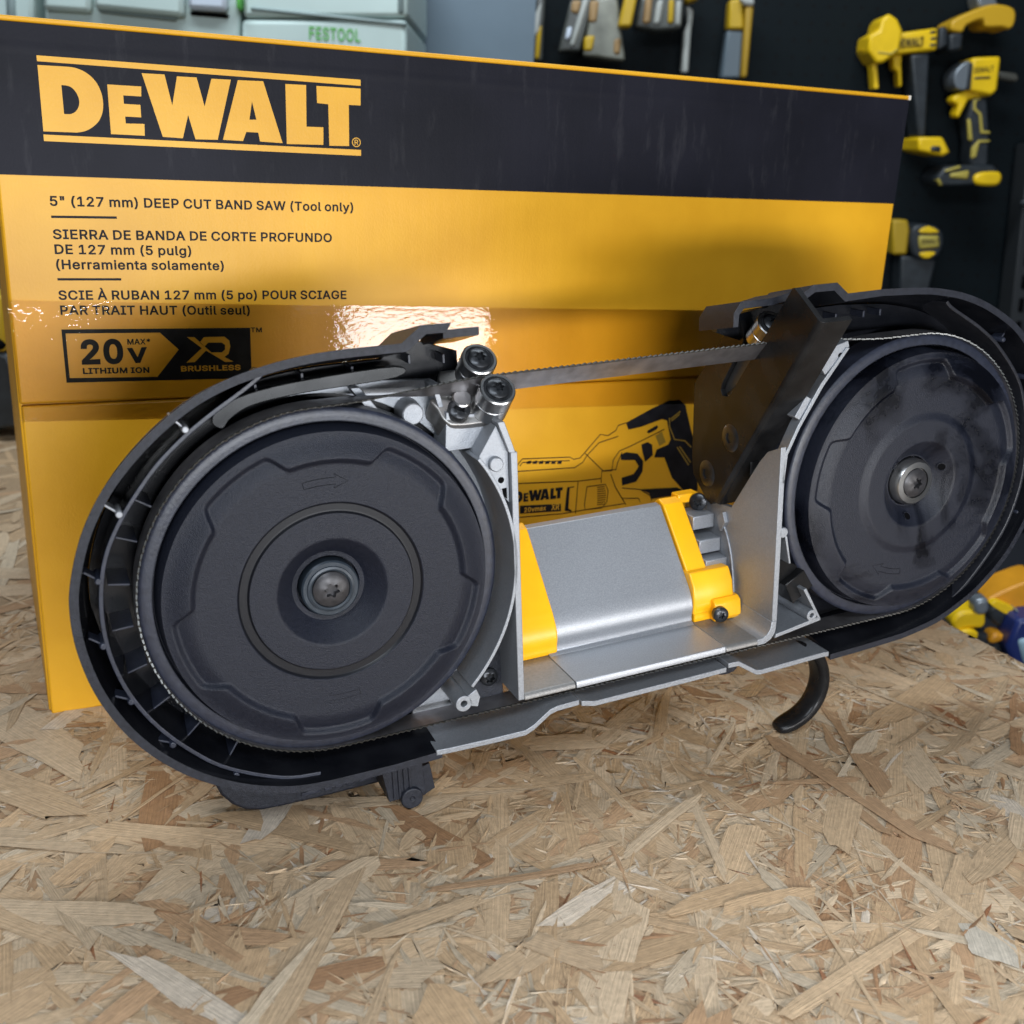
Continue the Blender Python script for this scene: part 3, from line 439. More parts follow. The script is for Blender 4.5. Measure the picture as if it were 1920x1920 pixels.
XR = [Z1([(885, 1596), (920, 1596), (1000, 1668), (1050, 1668), (1065, 1655), (1065, 1633), (1050, 1622), (985, 1622), (968, 1640), (945, 1622), (965, 1596), (1062, 1594), (1085, 1612), (1090, 1640), (1082, 1675), (1062, 1690), (1105, 1712), (1065, 1714), (1003, 1676), (975, 1660), (922, 1714), (882, 1717), (955, 1648)])]
flat('badge_emblem', XR, 0.47, INKY, words=zt('BRUSHLESS', (857, 1759), (1139, 1752), 3.0, 30))

# printed picture of the tool, seen through the saw's throat
Z8 = lambda l: [carton(900 + x / 4.174, 680 + y / 4.174) for x, y in l]
def stroke(pts, w=0.55):
    P = [Vector(q) for q in pts]; A = []; B = []
    for i, q in enumerate(P):
        t = (P[min(i + 1, len(P) - 1)] - P[max(i - 1, 0)]).normalized(); n = Vector((-t.y, t.x)) * w * 0.5; A.append(tuple(q + n)); B.append(tuple(q - n))
    return A + B[::-1]
pic = [Z8(l) for l in (
    [(1140, 470), (1340, 360), (1480, 295), (1560, 290), (1605, 330), (1625, 420), (1650, 530), (1700, 700), (1700, 1000), (1600, 1010), (1500, 900), (1440, 740), (1360, 740), (1380, 680), (1470, 640), (1490, 600), (1460, 450), (1420, 440), (1260, 500), (1160, 522)],
    [(1260, 640), (1310, 620), (1345, 640), (1350, 720), (1290, 775), (1270, 700)], [(1310, 530), (1380, 490), (1393, 500), (1380, 520), (1320, 552), (1303, 545)],
    [(1100, 720), (1140, 700), (1230, 710), (1275, 770), (1270, 850), (1220, 930), (1110, 960), (1105, 900), (1200, 870), (1240, 810), (1210, 760), (1100, 760)],
    [(680, 975), (735, 966), (735, 974), (700, 980), (690, 1140), (715, 1155), (715, 1165), (660, 1158)],
    [(1250, 990), (1540, 975), (1620, 1020), (1340, 1065), (1320, 1020)])]
pic += [stroke(Z8(l)) for l in (
    [(290, 800), (330, 752), (700, 738), (730, 755), (780, 745), (820, 700), (940, 560), (1000, 570), (1060, 530), (1080, 490), (1140, 470)],
    [(290, 850), (740, 820), (800, 780), (840, 720), (930, 625), (1080, 575)], [(820, 708), (960, 845), (1060, 835)], [(295, 945), (770, 925), (945, 905)], [(745, 1180), (765, 930)],
    [(945, 940), (950, 850), (1030, 845), (1040, 760), (1090, 690), (1180, 650), (1440, 520)], [(1060, 840), (1075, 780), (1110, 700)], [(835, 970), (980, 950), (1000, 1000), (990, 1090), (950, 1135), (820, 1150), (815, 1110), (835, 970)],
    [(1020, 870), (1060, 980), (1140, 1110)], [(1050, 960), (1110, 1060), (1240, 1060), (1250, 1090)], [(1110, 980), (1250, 990), (1330, 1040), (1340, 1080)], [(300, 1210), (640, 1180), (1130, 1100)], [(310, 808), (330, 780), (700, 765)])]
for k in range(9): pic.append(stroke(Z8([(915, 975 + 17 * k), (985 - abs(k - 4) * 3, 968 + 17 * k)]), 0.5))
pic.append(Z8([(310, 1118), (630, 1103), (632, 1160), (310, 1180)]))
for k in range(6): pic.append(Z8([(370 + 48 * k, 770), (400 + 48 * k, 765), (395 + 48 * k, 790), (360 + 48 * k, 792)]))
flat('tool_picture', [], 0.42, INK, words=[[l] for l in pic])
# the tool in the picture carries the same word
x0, x1 = carton(900 + 262 / 4.174, 940)[0], carton(900 + 640 / 4.174, 940)[0]
lx = [p[0] for l in LOGO for p in l]; lz = [p[1] for l in LOGO[2:] for p in l]; hb = carton(900 + 450 / 4.174, 680 + 1078 / 4.174)[1]
flat('picture_word', [[(x0 + (p[0] - min(lx)) / (max(lx) - min(lx)) * (x1 - x0), hb + (p[1] - min(lz)) / (max(lz) - min(lz)) * 7.6) for p in l] for l in LOGO[2:]], 0.42, INK)
flat('picture_rating', [], 0.47, INKY, words=fit_text('20vmax', carton(900 + 345 / 4.174, 950)[0], carton(900 + 515 / 4.174, 950)[0], carton(1000, 680 + 1163 / 4.174)[1], 3.2) + fit_text('XR', carton(900 + 556 / 4.174, 950)[0], carton(900 + 618 / 4.174, 950)[0], carton(1040, 680 + 1152 / 4.174)[1], 4.4))
flat('picture_marks', [Z8(l) for l in ([(1370, 570), (1420, 540), (1450, 620), (1400, 650)],)] + [stroke(Z8(l), 0.9) for l in ([(1480, 430), (1480, 500), (1520, 600), (1600, 610), (1650, 660)], [(1540, 660), (1630, 800)], [(1560, 655), (1645, 780)], [(1490, 440), (1565, 380)], [(1495, 455), (1560, 400)])], 0.47, mat('ochre_ink', (0.30, 0.18, 0.02), 0.5))

# clear packing tape over the slit
def tape_material():
    m = bpy.data.materials.new('clear_tape'); m.use_nodes = True; nt = m.node_tree; nt.nodes.clear(); L = nt.links
    out = nt.nodes.new('ShaderNodeOutputMaterial'); mx = nt.nodes.new('ShaderNodeMixShader'); tr = nt.nodes.new('ShaderNodeBsdfTransparent'); gl = nt.nodes.new('ShaderNodeBsdfGlossy'); fr = nt.nodes.new('ShaderNodeFresnel')
    tr.inputs[0].default_value = (0.997, 0.985, 0.90, 1); gl.inputs['Roughness'].default_value = 0.015; fr.inputs[0].default_value = 1.55
    tc = nt.nodes.new('ShaderNodeTexCoord'); n = nt.nodes.new('ShaderNodeTexNoise'); n.inputs['Scale'].default_value = 420; n.inputs['Detail'].default_value = 2
    mp = nt.nodes.new('ShaderNodeMapping'); mp.inputs['Scale'].default_value = (0.6, 1, 1.3); L.new(tc.outputs['Object'], mp.inputs[0]); L.new(mp.outputs[0], n.inputs['Vector'])
    n2 = nt.nodes.new('ShaderNodeTexNoise'); n2.inputs['Scale'].default_value = 28; n2.inputs['Detail'].default_value = 3; n2.inputs['Distortion'].default_value = 1.5; L.new(mp.outputs[0], n2.inputs['Vector'])
    ad = nt.nodes.new('ShaderNodeMath'); ad.operation = 'MULTIPLY_ADD'; ad.inputs[1].default_value = 0.3; L.new(n2.outputs[0], ad.inputs[0]); L.new(n.outputs[0], ad.inputs[2])
    bp = nt.nodes.new('ShaderNodeBump'); bp.inputs['Strength'].default_value = 0.22; bp.inputs['Distance'].default_value = 0.0004; L.new(ad.outputs[0], bp.inputs['Height'])
    L.new(bp.outputs[0], gl.inputs['Normal']); L.new(bp.outputs[0], fr.inputs['Normal'])
    L.new(fr.outputs[0], mx.inputs[0]); L.new(tr.outputs[0], mx.inputs[1]); L.new(gl.outputs[0], mx.inputs[2]); L.new(mx.outputs[0], out.inputs[0])
    return m
me = bpy.data.meshes.new('packing_tape')
TV = []; TF = []
for i in range(73):
    u = -1.0 + (BW + 1.0) * i / 72
    for j in range(13):
        v = 168.5 - 18 * max(0, (u - 0) / BW) ** 0.9 + (61.5 + 2 * u / BW) * j / 12
        cr = 0.35 * math.sin(u * 0.9 + v * 0.55) * max(0, 1 - u / 45) if u > 2 else 0
        TV.append(((u - BOFF[0]) * 0.001, (-0.66 - max(0, cr) - BOFF[1]) * 0.001, v * 0.001))
for i in range(72):
    for j in range(12): q = i * 13 + j; TF.append((q, q + 13, q + 14, q + 1))
me.from_pydata(TV, [], TF); me.materials.append(tape_material()); me.polygons.foreach_set('use_smooth', [True] * len(TF))
o = bpy.data.objects.new('packing_tape', me); COL.objects.link(o); o.parent = carton_ob

# ------------------------------------------------------------------ the band saw (covers off).  local mm: u along the blade, v up, w towards the lens
R0 = Vector((0.91883354, -0.15514197, 0.36287172)); R1 = Vector((0.03014758, 0.94439478, 0.32742881)); R2 = Vector((-0.39349211, -0.28991287, 0.87241876))
SX = M @ R0; SY = M @ R2; SZ = -(M @ R1)
SROT = Matrix((SX, SY, SZ)).transposed()
SORG = Vector((0.10664109, 0.43659271, 0.12323691))
SBASE = Vector((0.2466, 0.4666, 0.0))
SOFF = tuple(1000 * c for c in (SROT.transposed() @ (SBASE - SORG)))
saw = thing('band_saw', 'portable band saw with its wheel covers off, both black wheels and blade showing', 'band saw', SBASE, SROT.to_euler())
def part(name, mb, mats, parent=None, **k): return finish(name, mb, mats, parent or saw, SOFF if parent is None or parent is saw else SOFF, **k)
CU = 324.6                       # u of the second wheel's axle

RINGM = mat('polished_ring', (0.006, 0.0065, 0.009), 0.38, spec=0.3)
def lobe(t, c):
    ph = abs(((math.degrees(t) - c + 36) % 72) - 36)
    s = min(max((ph - 12.5) / 7.5, 0), 1); s = s * s * (3 - 2 * s)
    return 67.2 - 7.8 * s
def sst(a, b, x):
    s = min(max((x - a) / (b - a), 0), 1); return s * s * (3 - 2 * s)
def wheel_height(r, t, c, ring):
    if r > 79.2: return -0.5
    if r > 74.2: return 0.0
    if r > 73.5: return -4.5 * sst(74.2, 73.6, r)
    h = -4.5 + 12.3 * sst(73.4, 71.6, r)
    h += 4.3 * sst(72.4, 58, r)
    L = lobe(t, c)
    h -= 3.0 * sst(L + 1.7, L - 1.7, r)
    if ring == 'groove':
        h -= 1.3 * (sst(41.2, 40.2, r) - sst(37.0, 36.0, r))
    else:
        h += 1.7 * sst(40.5, 34.5, r)
    return h
def build_wheel(cu, c, ring, hub_r0, hub_r1):
    mb = MB(); NT = 540
    rad = [80.0, 79.5, 78.5, 76, 74.6, 74.2, 73.9, 73.6, 73.4, 73.2, 73.0, 72.8, 72.6, 72.4, 72.2]
    r = 72.0
    rad.sort(reverse=True)
    while r > 55: rad.append(r); r -= 0.45
    while r > 44: rad.append(r); r -= 1.5
    while r > 33: rad.append(r); r -= 0.4
    while r > hub_r0 + 1.2: rad.append(r); r -= 1.2
    prof_in = [(hub_r0 + 0.9, 0), (hub_r0 + 0.3, -0.15), (hub_r0 - 0.4, -0.75), (hub_r1 + 0.5, -8.6), (hub_r1, -9.1), (hub_r1 - 0.6, -9.2), (14.1, -9.2), (13.9, -9.5), (13.9, -15)]
    vs = []; rings = 0
    def add_ring(fn):
        nonlocal rings
        for k in range(NT):
            t = 2 * math.pi * k / NT; rr, h = fn(t); vs.append((cu + rr * math.cos(t), -h, rr * math.sin(t)))
        rings += 1
    add_ring(lambda t: (80.0, -17)); add_ring(lambda t: (80.0, -1.2))
    for q in rad[1:]: add_ring(lambda t, q=q: (q, wheel_height(q, t, c, ring)))
    ref = wheel_height(hub_r0 + 2, 0, c, ring)
    for q, dh in prof_in: add_ring(lambda t, q=q, dh=dh: (q, ref + dh))
    fs = [(i * NT + k, i * NT + (k + 1) % NT, (i + 1) * NT + (k + 1) % NT, (i + 1) * NT + k) for i in range(rings - 1) for k in range(NT)]
    fs += [tuple(range(NT - 1, -1, -1)), tuple((rings - 1) * NT + k for k in range(NT))]
    mb.add(vs, fs)
    for f in range(len(mb.f)): pass
    # the tyre band is a second material
    nb = 5 * NT; mb.m = [1 if i < nb else 0 for i in range(len(mb.m))]
    if ring == 'groove':
        for i in range(nb, len(mb.f) - 2):
            x, _, z = mb.v[mb.f[i][0]]
            if 36.4 < math.hypot(x - cu, z) < 41.0: mb.m[i] = 2
    return mb, ref
wm, ref = build_wheel(0, -93 + 72 * 2, 'groove', 24.2, 16.2)
w1 = part('band_wheel', wm, [WHEEL, TYRE, RINGM], angle=30)
mb = MB(); mb.lathe([(12.9, -12), (12.9, ref - 5.6), (12.2, ref - 4.9), (10.6, ref - 4.9), (10.4, ref - 4.2), (9.4, ref - 3.9), (8.6, ref - 4.3), (8.4, ref - 6)], (0, 0, 0)); finish('washer', mb, WASHB, w1, SOFF)
mb = MB(); mb.screw((0, -(ref - 6.0), 0), (0, -1, 0), 8.1, 2.6, 1.1, 0.36, 6, 1.8); finish('axle_screw', mb, SCREWG, w1, SOFF)
wm, ref2 = build_wheel(CU, 22 + 72 * 2, 'step', 23.6, 14.6)
w2 = part('band_wheel', wm, [WHEEL_OILY, TYRE], angle=30)
w2['label'] = 'band wheel stained with shiny oil patches'
mb = MB(); mb.lathe([(13.0, -12), (13.0, ref2 - 5.4), (11.6, ref2 - 3.6), (8.6, ref2 - 3.4), (8.3, ref2 - 5.2)], (CU, 0, 0)); finish('washer', mb, STEEL, w2, SOFF)
mb = MB(); mb.screw((CU, -(ref2 - 5.4), 0), (0, -1, 0), 7.9, 2.4, 1.2, 0.34, 6, 1.8); finish('axle_screw', mb, SCREWG, w2, SOFF)
HOLE = mat('hole_shade_black', (0.002, 0.002, 0.0025), 0.7, spec=0.05)  # near-black caps standing in for the shade inside bores, pockets and slots
for a in (20, 140, 260):
    rr = 19.2; mb = MB(); o = Vector((CU + rr * math.cos(math.radians(a)), -(ref2 - 4.3), rr * math.sin(math.radians(a))))
    ax = Vector((-math.cos(math.radians(a)) * 0.6, -0.8, -math.sin(math.radians(a)) * 0.6))
    mb.lathe([(2.6, -0.6), (2.6, 0.55), (2.2, 0.6), (1.9, 0.1), (1.9, -3)], o, ax, 20, cap=False); mb.lathe([(2.05, 0.0), (2.05, 0.35)], o, ax, 20, 1)
    finish('bolt_hole', mb, [WHEEL_OILY, HOLE], w2, SOFF)
# moulded arrows
def arrow(pts, parent, cu, w):
    mb = MB(); P = [(cu + x, -w, y) for x, y in pts] + [(cu + pts[0][0], -w, pts[0][1])]
    mb.tube(P, 0.15, 6); finish('arrow_mark', mb, HOLE, parent, SOFF)
def arrow_at(rm, a0, a1, wd, parent, cu, w):
    n = 8; A = arc(0, 0, rm + wd, a0, a0 + (a1 - a0) * 0.72, n); B = arc(0, 0, rm - wd, a0 + (a1 - a0) * 0.72, a0, n)
    e = a0 + (a1 - a0) * 0.68; q = lambda r, a: (r * math.cos(math.radians(a)), r * math.sin(math.radians(a)))
    arrow(A + [q(rm + wd * 2.1, e), q(rm, a1), q(rm - wd * 2.1, e)] + B, parent, cu, w)
arrow_at(50.5, 100, 78, 1.5, w1, 0, wheel_height(50.5, 1.5, 0, 'x') - 0.02)
arrow_at(50.5, -81, -103, 1.3, w1, 0, wheel_height(50.5, 1.5, 0, 'x') - 0.1)
arrow_at(50.5, -98, -122, 1.5, w2, CU, wheel_height(50.5, 1.5, 0, 'x') - 0.02)

# blade: round both wheels, twisted where it crosses the throat
def build_blade():
    RB = 80.5; path = []; step = 1.45
    def tw(u):
        return 45 * (sst(8, 82, u) - sst(236, 306, u))
    u = 0.0
    while u < CU: path.append((u, RB, tw(u), (0, 1))); u += step
    n = int(math.pi * RB / step)
    for k in range(n): a = math.pi / 2 - math.pi * k / n; path.append((CU + RB * math.cos(a), RB * math.sin(a), 0, (math.cos(a), math.sin(a))))
    u = CU
    while u > 0: path.append((u, -RB, 0, (0, -1))); u -= step
    for k in range(n): a = -math.pi / 2 - math.pi * k / n; path.append((RB * math.cos(a), RB * math.sin(a), 0, (math.cos(a), math.sin(a))))
    W = 14.0; T = 0.45; vs = []; fs = []; mi = []
    m = len(path)
    for i, (u, v, t, nn) in enumerate(path):
        t = math.radians(t); # width axis: from w towards v when twisted; thickness axis follows
        wa = Vector((0, -math.cos(t), math.sin(t))) if t else Vector((0, -1, 0))
        na = Vector((nn[0], 0, nn[1])) if not t else Vector((0, math.sin(t), math.cos(t)))
        c = Vector((u, 5.3, v)); tip = (1.25 if i % 2 == 0 else 0.15); st = (0.13, 0, -0.13, 0)[i % 4]
        for hgt, th in ((-W / 2, -T), (-W / 2, T), (W / 2 - 1.0, -T), (W / 2 - 1.0, T), (W / 2 - 1.0 + tip, -T * 0.7), (W / 2 - 1.0 + tip, T * 0.7)):
            vs.append(c + wa * hgt + na * (th + (st if hgt > 6 else 0)))
    for i in range(m):
        a = i * 6; b = ((i + 1) % m) * 6
        for q in ((0, 1), (1, 3), (2, 0)): fs.append((a + q[0], b + q[0], b + q[1], a + q[1])); mi.append(0)
        for q in ((3, 5), (5, 4), (4, 2)): fs.append((a + q[0], b + q[0], b + q[1], a + q[1])); mi.append(1)
    mb = MB(); mb.add(vs, fs); mb.m = mi
    return mb
part('saw_blade', build_blade(), [BLADE, TEETH], angle=25)

# ---- black wheel housings
SEAMW = 10.0
RIBM = mat('rib_nylon', (0.012, 0.013, 0.018), 0.42, noise=0.3, nscale=300, spec=0.5)
LO = [(74.5, 108), (60.4, 108), (59.8, 111.8), (46.6, 112.0), (37.5, 105.2), (10.4, 105.2), (-7.8, 103.9), (-22.2, 101.4), (-36.3, 97.6), (-50.8, 91.2), (-65.5, 81.2), (-78.1, 69.9), (-88.3, 58.0), (-97.0, 43.1), (-103.1, 26.3), (-105.6, 13.1), (-105.6, -3.2), (-102.6, -20.8), (-97.4, -35.6), (-90.0, -49.6), (-79.7, -62.9), (-66.4, -75.0), (-50.2, -84.9), (-34.7, -91.0), (-22, -93.9), (-8, -95.0), (20.8, -95.2), (44.9, -94.2)]
LO = LO[:5] + smooth(LO[4:26], 5)[1:] + LO[26:]
LI = offset_path(LO, -3.7)
LI[0] = (74.5, 104.3); LI[1] = (60.4, 104.3); LI[2] = (57.5, 107.8); LI[3] = (48.6, 108.0); LI[4] = (39.5, 101.4); LI[-1] = (44.0, -91.0)
LI = offset_path(LO, 3.7) if abs(offset_path(LO, 3.7)[40][0]) < abs(LO[40][0]) else LI
LI[0] = (74.5, 104.3); LI[1] = (60.4, 104.3); LI[2] = (57.5, 107.8); LI[3] = (48.6, 108.0); LI[4] = (39.5, 101.4)
mb = MB()
def inward(pts, cx, cy, d):          # draft: pull a path towards the axle
    out = []
    for x, y in pts:
        dx, dy = cx - x, cy - y; l = math.hypot(dx, dy); out.append((x + dx / l * d, y + dy / l * d))
    return out
def drop(pts, d): return [(x, y - d if y > 0 else y + d * 0.4) for x, y in pts]
LOb, LIb = drop(inward(LO[2:], 0, 2, 4.5), 4.5), drop(inward(LI[2:], 0, 2, 4.5), 4.5)
mb.shell(LO[2:], LI[2:], LOb, LIb, SEAMW, -28, 0, 1)
e0 = LO[0:2] + [(58, 108)]; e1 = LI[0:2] + [(58, 104.3)]
mb.shell(e0, e1, drop(e0, 8), drop(e1, 8), 4, -28, 0, 1)
mb.prism(LIb + [(44, -60), (74.0, -30), (74, 93)], -24, -28, mi=1)
lh = part('wheel_housing', mb, [NYLON, INNER], bevel=0.55, seg=2)
RIB = smooth([(-12.5, -88.6), (-29.3, -86.2), (-51.9, -75.3), (-65.7, -63.4), (-78.6, -47.4), (-87.6, -29.9), (-92.3, -12.2), (-93.2, 3.8), (-91.6, 18.5), (-87.9, 31.6), (-81.4, 43.8), (-73.2, 54.9), (-63.6, 65.8), (-51.5, 76.0), (-40.9, 83.2), (-31.9, 88.6), (-23.0, 94.2), (-17.5, 98.6)], 5)
RB2 = drop(inward(RIB, 0, 2, 1.0), 3.5); mb = MB(); mb.shell(RIB, offset_path(RIB, 1.9), RB2, offset_path(RB2, 1.9), 5, -24.2, 0, 1, 1); finish('inner_rib', mb, [TYRE, INNER], lh, SOFF, bevel=0.35)
def rotp(r, a, cx=0, cy=0): return (cx + r * math.cos(math.radians(a)), cy + r * math.sin(math.radians(a)))
for a in (170, 183, 196, 209, 222, 236, 157, 146):                               # thin radial webs under the rib
    mb = MB(); p0 = rotp(91.2, a); p1 = rotp(82.6, a); n = Vector((p1[1] - p0[1], p0[0] - p1[0])).normalized() * 0.4
    mb.prism([(p0[0] + n.x, p0[1] + n.y), (p1[0] + n.x, p1[1] + n.y), (p1[0] - n.x, p1[1] - n.y), (p0[0] - n.x, p0[1] - n.y)], -5.0, -24.1); finish('web', mb, TYRE, lh, SOFF, bevel=0.15)
for a, br in ((123.5, 1), (149.5, 1), (167, 0), (184, 0), (201, 0), (218, 0), (238, 0)):   # pins that brace rib and wall
    mb = MB(); p = rotp(94.6 + (1.0 if 150 < a < 200 else 0), a); q = rotp(96.6, a, -4, 4); n = Vector((q[1] - p[1], p[0] - q[0])).normalized() * 0.45
    mb.prism([(p[0] + n.x, p[1] + n.y), (q[0] + n.x, q[1] + n.y), (q[0] - n.x, q[1] - n.y), (p[0] - n.x, p[1] - n.y)], 3.0, -4)
    mb.lathe([(1.5, -7), (1.5, 4.6), (1.2, 5.2)], (p[0], 0, p[1]), n=20)
    finish('brace_pin', mb, PIN if br else TYRE, lh, SOFF, bevel=0.2)
for a0 in (170, 188, 205):                                                       # dark hose-like tubes between rib and wall
    mb = MB(); mb.tube([(*[rotp(98.6, a0 + k * 1.3, -3, 3)[i] if i == 0 else 9.0 for i in (0, 1)], rotp(98.6, a0 + k * 1.3, -3, 3)[1]) for k in range(9)], 2.2, 12); finish('cable_duct', mb, GLOSSB, lh, SOFF)
for u, v in ((-20, 86), (0, 88.5), (22, 89), (48, 91.5), (64, 90)):                    # little posts on the far wall
    mb = MB(); mb.box(u - 0.6, u + 0.6, v, v + 4.0, -14, -24.1); finish('wall_post', mb, TYRE, lh, SOFF, bevel=0.2)
# bumper foot and its grille marks, tension lever
mb = MB(); mb.prism([(-60, -84), (-58, -98), (-55.5, -106), (-51, -112.5), (-45.5, -117), (-38, -119.6), (-28, -120.4), (-12, -120.8), (22, -121), (22, -88)], -23, -48); finish('bumper_foot', mb, NYLON, lh, SOFF, bevel=1.5, seg=3)
mb = MB()
for i, (u, l) in enumerate(((-18, 9), (-6.5, 3.5), (-1, 3), (4.5, 3), (11, 6), (19, 7))):
    mb.box(u, u + l, -117.2, -115.4, -22.4, -23.6); 
    if i == 0: mb.box(u, u + 7, -113.6, -112.2, -22.4, -23.6)
finish('grille_mark', mb, TYRE, lh, SOFF, bevel=0.2)
mb = MB()
mb.prism([(16.5, -95.5), (37.5, -95.5), (38.8, -118), (20.0, -118.5)], -1, -26)
for k in range(4): mb.box(22.2 + k * 2.7, 23.6 + k * 2.7, -117.5, -98, -0.2, -3)
mb.lathe([(5.6, 0), (5.6, 5.0), (5.2, 5.6), (1.2, 5.6), (1.0, 5.0), (0.2, 5.0)], (31.0, 4.2, -118.3), n=32)
mb.prism([(36, -106), (42.5, -104.5), (44.5, -119), (38, -122)], -4, -22)
finish('tension_lever', mb, NYLON, lh, SOFF, bevel=0.7)
# right housing
RO = [(206.2, 95), (206.2, 101.7), (210.2, 107.0), (228, 107.2), (240, 109.5), (246, 113), (260.1, 113.0), (267.0, 107.2), (289.1, 107.6), (313.1, 106.4), (326.6, 104.8), (344.9, 100.6), (364.5, 92.4), (385.7, 78.6), (401, 60), (412, 38), (417.8, 14), (417.5, -10), (411, -32), (397.6, -54.8), (379.5, -71.5), (365.2, -80.2), (346.2, -88), (322.3, -92.2), (294, -93.6), (272.7, -94.2)]
RO = RO[:9] + smooth(RO[8:24], 5)[1:] + RO[24:]
RI = offset_path(RO, -3.4)
RI[0] = (209, 95); RI[1] = (209.4, 100.8); RI[2] = (212, 103.6); RI[3] = (228.5, 103.8); RI[4] = (241, 106); RI[5] = (247.2, 109.4); RI[6] = (258.6, 109.3); RI[7] = (265.6, 103.4)
mb = MB(); a_, b_ = RO[4:], RI[4:]
ROb, RIb = drop(inward(a_, CU, 2, 4.5), 4.5), drop(inward(b_, CU, 2, 4.5), 4.5)
mb.shell(a_, b_, ROb, RIb, SEAMW, -28, 0, 1); mb.shell(RO[:5], RI[:5], drop(RO[:5], 6), drop(RI[:5], 6), 2, -28, 0, 1)
mb.prism(RIb + [(262, -60), (262, 70), (214, 88), (216, 95), (232, 97)], -24, -28, mi=1)
rh = part('wheel_housing', mb, [NYLON, INNER], bevel=0.5)
rh['label'] = 'right wheel housing reaching out of frame'
RR = smooth([(337, 97.5), (341.8, 93.4), (362, 81.5), (378.5, 68.5), (396.5, 47), (405.5, 22), (408, 0), (406, -20), (397, -43), (376, -68.5), (356.5, -82.5), (341, -87.6)], 5)
mb = MB(); mb.band(RR, offset_path(RR, -1.8), 5, -24.2); finish('inner_rib', mb, RIBM, rh, SOFF, bevel=0.35)
for a in (52, 32, 12, -22, -40, -62):
    mb = MB(); p = rotp(89.5, a, CU, 2); q = rotp(92.5, a, CU, 3); n = Vector((q[1] - p[1], p[0] - q[0])).normalized() * 0.45
    mb.prism([(p[0] + n.x, p[1] + n.y), (q[0] + n.x, q[1] + n.y), (q[0] - n.x, q[1] - n.y), (p[0] - n.x, p[1] - n.y)], 3, -4); mb.lathe([(1.4, -24), (1.4, 4.4), (1.0, 5.0)], (p[0], 0, p[1]), n=18); finish('brace_pin', mb, TYRE, rh, SOFF, bevel=0.2)
for u in (280, 298, 309): 
    mb = MB(); mb.box(u, u + 1.2, 89.5, 93.0, -14, -24.1); finish('wall_post', mb, TYRE, rh, SOFF, bevel=0.2)

# ---- cast frame
mb = MB()
mb.prism([(-73.5, 10), (38, 10), (51.5, 10), (51.5, 2), (30, -28), (10, -70), (-73.5, -82)], 85.0, 88.2, 'u')         # left upright web
mb.prism([(84.2, 51.5), (87.4, 51.2), (82.4, 66.2), (79.2, 66.0)], 10, -30)                                        # its sloping head
A1 = arc(0, 0, 85.3, 36, -44.5, 40); A2 = arc(0, 0, 87.0, 36, -44.5, 40)
mb.band(A1, A2, SEAMW, -26)                                                                                     # shroud round the wheel
mb.prism([(70.5, 50.5), (79.5, 64), (84.8, 51), (84.8, 27), (81.5, 31), (77, 41)], 7.2, -26)                         # web between shroud and upright
mb.lathe([(3.4, -20), (3.4, 9.4), (2.9, 9.8)], (78.2, 0, 46.8), n=28)
for cxy in ((57.0, -68.2),):
    mb.band(circ(*cxy, 4.1, 28), circ(*cxy, 1.6, 28), SEAMW, -14, True); mb.prism([(59.2, -64.5), (63.5, -62), (65.4, -66.5), (64.0, -71.4), (60.5, -70.4)], SEAMW, -14)
mb.prism(arc(0, 0, 82, 95, -60, 40) + [(40, -86), (52, -88), (86, -78), (86, 64), (60, 82), (20, 86)], -20, -23.6)              # floor of the casting
mb.lathe([(6.0, -20), (5.0, -10.5), (4.4, -10)], (47, 0, 69.5), n=36); mb.prism([(20, 84), (24, 84), (40, 62), (36, 60)], -12, -20); mb.prism([(56, 82), (58.5, 82), (66, 52), (63.5, 52)], -9, -20)
mb.prism([(59, 52), (74, 52), (80.5, 58), (82, 66), (60.5, 70)], -4, -20)
fr = part('cast_frame', mb, CAST, bevel=0.5, seg=2)
mb = MB(); mb.lathe([(1.5, 0), (1.5, 0.12)], (81.0, -7.2, 38.5), n=20); mb.prism([(81.2, 34.4), (83.6, 34.6), (83.6, 29.2), (82.0, 30.4)], 7.32, 7.2); finish('casting_pocket_shade', mb, HOLE, fr, SOFF)
mb = MB(); mb.prism([(60, -88), (86, -80), (86, -50), (80, -44)], -12, -19.5); pl = finish('motor_flange', mb, NYLON, fr, SOFF, bevel=0.5)
mb = MB(); mb.screw((78, 12, -68.5), (0, -1, 0), 4.6, 2.6, 0.8, 0.5, 6, 2.0); finish('screw', mb, SCREWB, fr, SOFF)
mb = MB(); mb.prism(smooth([(-40, 77), (-37, 82.5), (-24, 87.5), (0, 90.5), (40, 92), (40, 87), (0, 85), (-22, 82.5), (-32, 78), (-36, 74)], 4, True), -9, -13); finish('tension_arm', mb, mat('dark_plated_steel', (0.018, 0.019, 0.02), 0.25, 0.5, noise=0.4, nscale=80), fr, SOFF, bevel=0.4)
# deck under the throat
mb = MB(); mb.prism([(10, -71.2), (10, -73.8), (-24, -73.4), (-24, -70.6)], 88.2, 116.3, 'u' ) if False else None
def uprof(mb, prof, u0, u1, mi=0):         # prof in (v,w)
    mb.prism(prof, u0, u1, 'u', mi)
mb = MB(); uprof(mb, [(-71.2, 9), (-72.6, 10), (-74.2, 10), (-74.2, -80), (-70.9, -80), (-70.9, 8)], 88.3, 116.0)
finish('deck', mb, CASTDARK, fr, SOFF, bevel=0.4)
mb = MB(); uprof(mb, [(-71.2, 9), (-72.6, 10), (-74.2, 10), (-74.2, -80), (-70.9, -80), (-70.9, 8)], 203.8, 224.0); finish('deck', mb, CASTDARK, fr, SOFF, bevel=0.4)
